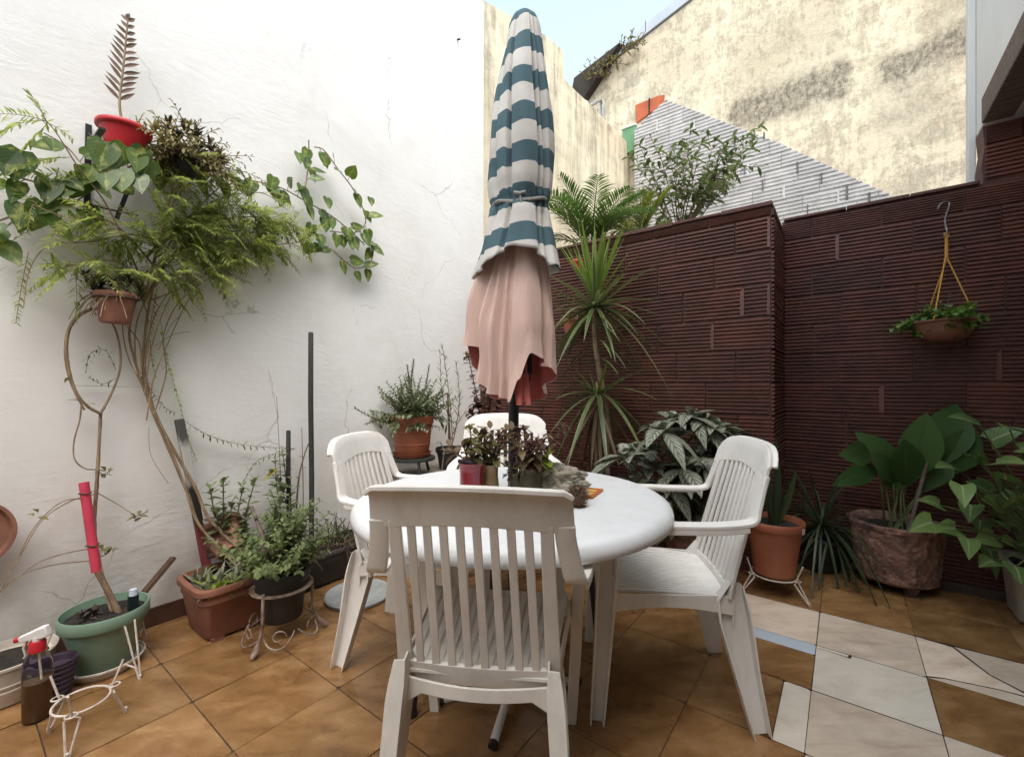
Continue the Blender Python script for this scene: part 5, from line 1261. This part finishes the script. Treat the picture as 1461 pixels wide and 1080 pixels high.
mb = MB(); mb.box((0,0,.003),(w_-.014,h_-.028,.005)); mb.build('picture', mt.m, t, False, local=True)

# ------------------------------------------------------------------ right side: by the brick walls
D0 = 2.84; c = V((.62,D0+.02,0)); t = thing('spiky_plant', 'tall spiky long leaved plant with bare stems before the brick wall', 'potted plant', c)
pot(t, c, .12, .15, .26, M['dark_trough'])
S, F = MB(), MB()
for pts, rr_ in (([(866,700),(867,640),(868,610),(862,570),(853,520),(848,480),(848,440),(849,420)],.017), ([(852,700),(850,640),(850,600),(852,560),(850,545)],.010)):
    P = spline([c+V((0,0,.2))]+[at(x,y,D0) for x,y in pts], 5); S.tube(P, [rr_*rng.uniform(.92,1.12) for i in P], 9)
hA, hB = at(849,436,D0), at(852,566,D0)
rosette(F, hA+V((0,0,.03)), 30, .50, .032, 52, 86, .10, 'sword', 8, 1); rosette(F, hA+V((0,0,-.02)), 56, .50, .027, -24, 50, .40, 'sword', 9, 0)
for q_ in range(5): rosette(F, hA.lerp(hB, .12+.12*q_)+rv(.01), 5, .42, .016, -25, 30, .4, 'sword', 9, 0 if q_ < 5 else 2)
rosette(F, hB+V((0,0,.02)), 28, .46, .028, -40, 34, .38, 'sword', 9, 0); rosette(F, hB+V((0,0,-.06)), 14, .40, .024, -72, -40, .2, 'sword', 8, 2); rosette(F, hB, 5, .26, .02, 40, 70, .15, 'sword', 7, 1)
S.build('stem', M['bark_pale'], t); F.build('foliage', [L['dracaena'], L['dracaena_top'], L['dry']], t)
c = V((.37,2.93,0)); t = thing('potted_plant', 'low dark leafy plants at the foot of the brick wall behind the table', 'potted plant', c)
pot(t, c, .14, .17, .42, M['dark_trough']); S, F = MB(), MB()
bush(F, S, c+V((0,0,.4)), 44, (.16,.36), 82, .03, .055, .036, 'oval', .6, .003, .16, m=0); bush(F, S, c+V((.1,0,.4)), 14, (.1,.26), 75, .03, .05, .03, 'oval', .6, .003, .12, m=1)
S.build('stem', M['stem_brown'], t); F.build('foliage', [L['coleus_red'], L['shrub']], t)
c = V((1.01,2.50,0)); t = thing('potted_plant', 'large bushy plant with silvery striped leaves in a brown pot', 'potted plant', c)
pot(t, c, .105, .145, .33, M['rustic'], .03, .01); S, F = MB(), MB(); k = c+V((0,0,.30))
for i, tip in enumerate(((985,592),(945,612),(1020,610),(908,640),(1045,618),(968,640),(1000,650),(935,640),(1000,600),(960,600),(930,700),(960,720),(1020,670),(890,650),(975,665),(925,668),(1030,650),(955,690),(985,690),(905,690),(1012,690),(940,725),(1000,735),(968,745))):
    e = at(tip[0], tip[1], 2.5+rng.uniform(-.22,.16)); P = spline([k+rv(.04), k.lerp(e,.55)+V((0,0,.05))+rv(.03), e], 5); S.tube(P, [lerp(.007,.004,i/(len(P)-1)) for i in range(len(P))], 6)
    n = 13
    for j in range(n):
        a = j*2.4+rng.uniform(-.3,.3); el = R(rng.uniform(-12,45) if j < 10 else 70); d = V((math.cos(a)*math.cos(el), math.sin(a)*math.cos(el), math.sin(el)))
        F.leaf(e-V((0,0,.02*(n-j)/n)), d, V((0,0,1)), rng.uniform(.16,.24)*(1 if j < 10 else .6), rng.uniform(.07,.095)*(1 if j < 10 else .65), rng.uniform(.35,.75), .14, 'broad', 7)
S.build('stem', M['stem_green'], t); F.build('foliage', L['silver'], t)

c = V((1.395,2.34,.106)); t = thing('potted_plant', 'upright mottled strap leaved plant in a terracotta pot on a white wire stand', 'potted plant', V((c.x,c.y,.106)))
pot(t, c, .098, .132, .285, M['terracotta'], .045, .010); S, F = MB(), MB(); k = c+V((0,0,.25))
mb = MB(); mb.box((0,0,0),(.022,.003,.03), Matrix.Rotation(R(28),3,'Z')); lbv = [V(p) for p in mb.v]
mb = MB(); q = c+V((.075,-.124,.255)); mb.box(q,(.022,.003,.026), Matrix.Rotation(R(31),3,'Z')); mb.build('price_tag', M['white_pot'], t, False)
for tx, ty in ((1112,655),(1095,640),(1122,690),(1090,665),(1104,615),(1080,640),(1130,668)):
    e = at(tx,ty,2.36+rng.uniform(-.05,.05)); d = e-k; F.leaf(k+V((d.x*.15,rng.uniform(-.03,.03),0)), d, V((.3,-1,.1)), d.length*rng.uniform(.95,1.1), .055, .06, .3, 'lance', 7)
F.build('foliage', L['sansevieria'], t)
wire_stand('wire_plant_stand', 'white wire stand under the terracotta pot by the brick wall', 'plant stand', (c.x,c.y), .108, .100, .175, M['white_wire'], .0038, -60, .085, grp='white wire pot stands')

c = V((1.86,2.66,0)); t = thing('potted_plant', 'dark grassy arching plant between the terracotta and the rustic pot', 'potted plant', c)
pot(t, c, .10, .13, .20, M['black_pot']); F = MB()
rosette(F, c+V((-.02,-.05,.26)), 70, .54, .0125, -8, 72, 1.15, 'sword', 10); rosette(F, c+V((.04,-.05,.2)), 34, .46, .012, -30, 30, 1.0, 'sword', 9); F.build('foliage', L['spider'], t)

c = V((2.11,2.42,0)); t = thing('potted_plant', 'broad dark leaved plant in a rough brown rustic pot with feet', 'potted plant', c)
mb = MB()
def rustic_r(a, zz): 
    p = V((math.cos(a)*3, math.sin(a)*3, zz*9)); return 1+.030*mnoise.noise(p*1.3)+.060*abs(mnoise.noise(p*2.6))+.045*abs(mnoise.noise(p*5.5+V((3,1,7))))
pf = [(0.001,.035),(.12,.035),(.155,.048)]+[(lerp(.172,.196,i/44)+(.006 if i > 41 else 0), lerp(.06,.345,i/44)) for i in range(45)]+[(.203,.352),(.196,.362),(.182,.35),(.17,.31),(0.001,.30)]
mb.lathe(pf, c, 170, fr=rustic_r)
mb.build('pot', M['rustic'], t, True, angle=60)
for a in (-100,20,140): mb = MB(); mb.lathe([(0.001,0),(.022,0),(.034,.03),(.04,.06)], c+V((.12*math.cos(R(a)),.12*math.sin(R(a)),0)), 14); mb.build('foot', M['rustic'], t)
mb = MB(); mb.lathe([(0.001,.318),(.1,.322),(.172,.316)], c, 24); mb.build('soil', M['soil'], t)
S, F = MB(), MB(); k = c+V((0,0,.31))
for tip, Lb, Wb, mid in (((1198,640),.26,.13,(1262,655)),((1190,684),.24,.11,(1255,668)),((1222,608),.36,.17,(1285,690)),((1320,580),.44,.20,(1296,690)),((1362,568),.42,.22,(1330,680)),((1388,602),.34,.19,(1335,690)),((1268,672),.2,.12,(1280,700)),((1290,620),.3,.16,(1290,700)),((1345,640),.28,.15,(1320,700)),((1240,640),.26,.12,(1275,690))):
    e, m_ = at(tip[0],tip[1],2.36+rng.uniform(-.12,.12)), at(mid[0],mid[1],2.4)
    d = (e-m_); st_ = e-d.normalized()*min(Lb, d.length*1.0); P = spline([k+V((rng.uniform(-.05,.05),rng.uniform(-.04,.04),0)), k.lerp(st_,.6)+V((0,0,.03)), st_], 5); S.tube(P, .005, 6)
    F.leaf(st_, e-st_, V((-.25,-1,.45))+rv(.25), (e-st_).length*1.05, Wb, .12, .16, 'broad', 8, curl=.05)
S.build('stem', M['stem_green'], t); F.build('foliage', L['peace'], t)
mb = MB(); mb.tube([k+V((.03,-.05,0)), at(1322,660,2.36)], .009, 8); mb.build('stake', M['wood'], t)

c = world(.76,3.13,0); t = thing('potted_plant', 'arrowhead leaved plant in a square whitish cement planter at the right edge', 'potted plant', c)
boxpot(t, c, .28, .28, .27, M['cement'], .84, .03, True, -TH, False, 8, .006)
S, F = MB(), MB(); k = c+V((-.02,-.02,.25))
for x, y, sz, dd in ((1330,745,.17,(-1,-.2,-.05)),(1372,692,.14,(-.5,-.6,-.55)),(1398,608,.20,(-.8,.1,.35)),(1440,612,.17,(-.6,-.4,.15)),(1455,640,.15,(.3,-.5,.1)),(1425,705,.15,(.1,-.7,-.4)),(1450,702,.16,(.4,-.6,-.1)),(1438,742,.17,(.3,-.6,-.3)),(1452,775,.16,(.5,-.5,-.2)),(1410,782,.15,(-.1,-.5,-.8)),(1398,742,.15,(-.6,-.5,-.2)),(1362,668,.16,(-.8,-.2,.2)),(1392,655,.15,(-.5,-.4,.2)),(1420,660,.16,(0,-.6,.3)),(1385,720,.14,(-.7,-.4,-.2)),(1446,812,.13,(-.2,-.7,-.5)),(1340,720,.14,(-.9,-.1,.3)),(1365,755,.14,(-.7,-.3,-.1)),(1415,740,.14,(-.3,-.7,.1)),(1458,720,.15,(.2,-.6,-.2)),(1415,628,.17,(.1,-.3,.4)),(1380,768,.13,(-.5,-.5,-.5))):
    e = at(x,y,2.14+rng.uniform(-.12,.14)); P = spline([k+rv(.04), k.lerp(e,.5)+V((0,0,.06)), e], 5); S.tube(P, .003, 5)
    F.leaf(e, V(dd)+rv(.15), V((-.25,-.55,.9))+rv(.3), sz*.86, sz*.70, .18, .16, 'arrow', 7, curl=.03)
for i in range(58):
    e = k+V((rng.uniform(-.28,.34), rng.uniform(-.2,.2), rng.uniform(.02,.55))); P = spline([k+rv(.04), k.lerp(e,.5)+V((0,0,.05)), e], 4); S.tube(P, .003, 5); F.leaf(e, (e-k).normalized()+V((-.2,-.6,-.2))+rv(.3), V((-.2,-.6,.8))+rv(.3), rng.uniform(.10,.145), .10, .2, .16, 'arrow', 6)
S.build('stem', M['stem_green'], t); F.build('foliage', L['syngonium'], t)

# hanging basket
c = onV(1348,470,VR-.17); t = thing('hanging_basket', 'small leafy plant in a hanging bowl on yellow cords', 'hanging plant', c)
c = c+V((0,0,-.065)); mb = MB(); mb.lathe([(0.001,0),(.055,.002),(.09,.02),(.115,.06),(.122,.10),(.130,.102),(.130,.112),(.118,.112),(.112,.085),(.001,.08)], c, 36); mb.build('bowl', M['terracotta_old'], t)
S, F = MB(), MB(); k = c+V((0,0,.10))
bush(F, S, k, 60, (.08,.17), 92, .016, .036, .026, 'oval', .9, .0016, .08, opp=True, ang=62, segs=3)
for x,y in ((1298,452),(1305,458),(1320,445),(1392,452),(1404,468),(1332,478),(1368,470),(1318,462)):
    P = spline([k+rv(.03), k.lerp(onV(x,y,VR-.2),.6)+V((0,0,.03)), onV(x,y,VR-.2)], 4); S.tube(P, .0016, 4); leafy(F, P, .018, .038, .028, 'oval', .3, 60, .2, .2, True, 3)
S.build('stem', M['stem_green'], t); F.build('foliage', L['hang'], t)
S2, F2 = MB(), MB(); P = shoot(k, V((.05,0,1)), .16, -.1, 5); S2.tube(P, .002, 5); leafy(F2, P, .035, .045, .028, 'oval', .4, 65, .3, .2, True, 3); F2.build('upright_sprig', L['round'], t); S2.build('twig', M['stem_green'], t)
top = onV(1350,333,VR-.13)
for i, a in enumerate((205,330,90)):
    q = c+V((.124*math.cos(R(a)), .124*math.sin(R(a)), .108)); mid = top+V((.006*(i-1),0,-.13)); mb = MB(); mb.tube([q, mid, top+V((.004*(i-1),0,-.03)), top], .0036, 6); mb.build('cord', M['cord_yellow'], t)
mb = MB(); mb.tube(circle((0,0,0), .012, 12), .0038, 6); mb.v = [(top.x+x, top.y+z_, top.z-.01+y) for x,y,z_ in mb.v]; mb.build('cord_loop', M['cord_yellow'], t)
hk = thing('wire_hook', 'bent grey wire hook over the brick wall top holding the basket', 'hook', onV(1346,293,VR-.02))
a_, b_ = onV(1346,293,VR-.012), top
mb = MB(); mb.tube(spline([a_+V((-.035,0,-.025)), a_+V((-.03,-.01,.0)), a_+V((-.01,-.02,.012)), a_+V((.012,-.02,-.002)), a_.lerp(b_,.5), b_+V((0,0,.02)), b_+V((.006,0,-.006)), b_+V((-.008,0,-.012)), b_+V((-.014,0,.004))], 4), .004, 6); mb.build('wire', M['steel'], hk)

# small pots hung on the brick pier
for (x, y, r_, mat, lab, lf, nm) in ((817,480,.072,'terracotta','small terracotta pot of dry stems hung on the brick wall beside the parasol','olive',9),(823,385,.040,'red_pot','tiny red pot hung on the brick wall above the terracotta one','fine_dark',5)):
    c = onV(x,y,VL-.10); t = thing('potted_plant', lab, 'potted plant', c)
    pot(t, c, r_*.74, r_, r_*1.7, M[mat], .025, .005); S, F = MB(), MB()
    bush(F, S, c+V((0,0,r_*1.5)), nm, (.08,.18), 45, .03, .035, .012, 'lance', .3, .0016, .03); S.build('stem', M['stem_brown'], t); F.build('foliage', L[lf], t)
    mb = MB(); mb.tube([c+V((0,r_,r_*1.5)), c+world(0,1,0)*.1+V((0,0,r_*1.5))], .004, 6); mb.build('hanger', M['black_metal'], t)

# ------------------------------------------------------------------ plants beyond the brick wall
def palm(name, label, c, n, Ln, e0, e1, lf, droop, dirs=None, seed=1, ll=.24):
    t = thing(name, label, 'palm', (c.x,c.y,-.03)); S, F = MB(), MB(); c = V(c)
    S.tube([V((c.x,c.y,-.03)), c*.5+V((c.x,c.y,-.03))*.5+V((.03,0,0)), c], .035, 8)
    for i in range(n):
        a = i*2.4+seed; e = R(rng.uniform(e0,e1)); d = V((math.cos(a)*math.cos(e), math.sin(a)*math.cos(e), math.sin(e)))
        P = shoot(c, d, Ln*rng.uniform(.8,1.1), droop*rng.uniform(.7,1.3), 10, .02); S.tube(P, [lerp(.008,.002,k/10) for k in range(11)], 5)
        m = 26
        for j in range(m):
            tt = lerp(.18,.99,j/(m-1)); p, dd = along(P, tt); s = perp(dd); u_ = s.cross(dd)
            for q in (-1,1):
                F.leaf(p, dd*.75+s*q*.8+u_*.25+rv(.07), V((0,0,1)), ll*math.sin(math.pi*(.2+.72*tt))*rng.uniform(.9,1.1), .017, .30, .3, 'lance', 4)
    S.build('trunk', M['stem_green'], t); F.build('fronds', lf, t)
palm('palm', 'green feathery palm rising behind the brick wall beside the parasol', at(842,362,3.75), 19, .74, 30, 78, L['palm'], 1.15, seed=.4)
palm('palm', 'yellowish low palm peeping over the brick wall', at(912,345,4.1), 9, .52, 35, 80, L['palm_yellow'], .8, seed=1.1, ll=.19)
c0 = at(968,345,4.35); t = thing('leafy_shrub', 'tall loose leafy shrub growing behind the brick wall', 'shrub', (c0.x,c0.y,-.03)); S, F = MB(), MB()
S.tube([V((c0.x,c0.y,-.03)), V((c0.x-.03,c0.y,1.2)), c0], [.028,.024,.018], 8)
for tip in ((898,225),(912,208),(930,240),(925,285),(955,225),(985,185),(1000,205),(975,240),(1020,200),(1045,195),(1040,225),(1020,245),(1065,195),(1082,182),(1072,212),(1050,235),(1000,260),(1008,285),(960,280),(945,305),(985,300),(968,205),(940,215),(990,225),(1030,215)):
    e = at(tip[0],tip[1],4.35+rng.uniform(-.3,.3)); P = spline([c0, c0.lerp(e,.45)+V((rng.uniform(-.06,.06),0,.03)), e], 6); S.tube(P, [lerp(.008,.002,i/(len(P)-1)) for i in range(len(P))], 5)
    leafy(F, P, .036, .105, .038, 'oval', .38, 55, .35, .25, False, 4); rosette(F, e, 4, .095, .034, -10, 50, .3, 'oval', 4)
    for q in range(3):
        p, d = along(P, rng.uniform(.4,.9)); Q = shoot(p, d+rv(.8), rng.uniform(.12,.28), .2, 5, .1); S.tube(Q, .0022, 4); leafy(F, Q, .034, .10, .036, 'oval', .15, 55, .35, .25, False, 4)
S.build('trunk', M['bark'], t); F.build('crown', L['shrub'], t)
t = thing('roof_weeds', 'weeds sprouting along the eave of the cream house', 'weed', onV(870,98,VF-.1)); S, F = MB(), MB()
for i in range(46):
    f = rng.random(); x = lerp(848,900,f); y = lerp(112,62,f)+rng.uniform(-3,8); q = onV(x,y,VF-.12-rng.uniform(0,.1)); P = shoot(q, cone(60)+V((.2,-.3,0)), rng.uniform(.1,.30), rng.uniform(0,1.2), 5, .15); S.tube(P, .004, 4); leafy(F, P, .04, .075, .03, 'oval', .2, 60, .3, .2, False, 3)
for ex in ((832,95),(838,108),(845,100)):
    P = shoot(onV(850,112,VF-.15), onV(ex[0],ex[1],VF-.2)-onV(850,112,VF-.15), .3, 0, 5, .1); S.tube(P, .004, 4); leafy(F, P, .04, .07, .03, 'oval', .2, 60, .3, .2, False, 3)
P = spline([onV(905,72,VF-.12), onV(912,58,VF-.12), onV(920,45,VF-.12), onV(920,30,VF-.12)], 5); S.tube(P, .005, 4)
S.build('stem', M['stem_brown'], t); F.build('foliage', L['olive'], t); t['kind'] = 'thing'

# ------------------------------------------------------------------ camera, sky, sun
cam = bpy.data.cameras.new('Camera'); co_ = bpy.data.objects.new('Camera', cam); C.objects.link(co_)
co_.location = (0,0,CAMH); co_.rotation_euler = (R(90),0,0); cam.sensor_width = 36.0; cam.lens = 36.0*F_PX/1461.0
cam.shift_y = (HY-540.0)/1461.0; cam.clip_start = .02; cam.clip_end = 300; scene.camera = co_
SUN_U, SUN_V, SUN_EL = 0.85, -0.8, 61.0
sd = world(SUN_U, SUN_V, 0).normalized(); az = math.atan2(sd.x, sd.y)
dirs = V((sd.x*math.cos(R(SUN_EL)), sd.y*math.cos(R(SUN_EL)), math.sin(R(SUN_EL))))
sl = bpy.data.lights.new('Sun', 'SUN'); sl.energy = .9; sl.angle = R(60); sl.color = (1.0,.93,.83); so_ = bpy.data.objects.new('Sun', sl); C.objects.link(so_)
so_.rotation_euler = dirs.to_track_quat('Z','Y').to_euler(); so_.location = dirs*20
wd = bpy.data.worlds.new('World'); scene.world = wd; wd.use_nodes = True; nt = wd.node_tree; bg = nt.nodes['Background']
sky = nt.nodes.new('ShaderNodeTexSky'); sky.sky_type = 'NISHITA'; sky.sun_disc = False; sky.sun_elevation = R(SUN_EL); sky.sun_rotation = az
sky.air_density = 1.0; sky.dust_density = 2.0; sky.ozone_density = 1.0
hs = nt.nodes.new('ShaderNodeHueSaturation'); hs.inputs['Hue'].default_value = .465; hs.inputs['Saturation'].default_value = .5; nt.links.new(sky.outputs[0], hs.inputs['Color'])
nt.links.new(hs.outputs[0], bg.inputs['Color']); bg.inputs['Strength'].default_value = .15
scene.view_settings.view_transform = 'Standard'; scene.view_settings.look = 'None'; scene.view_settings.exposure = 1.58; scene.view_settings.gamma = 1.0
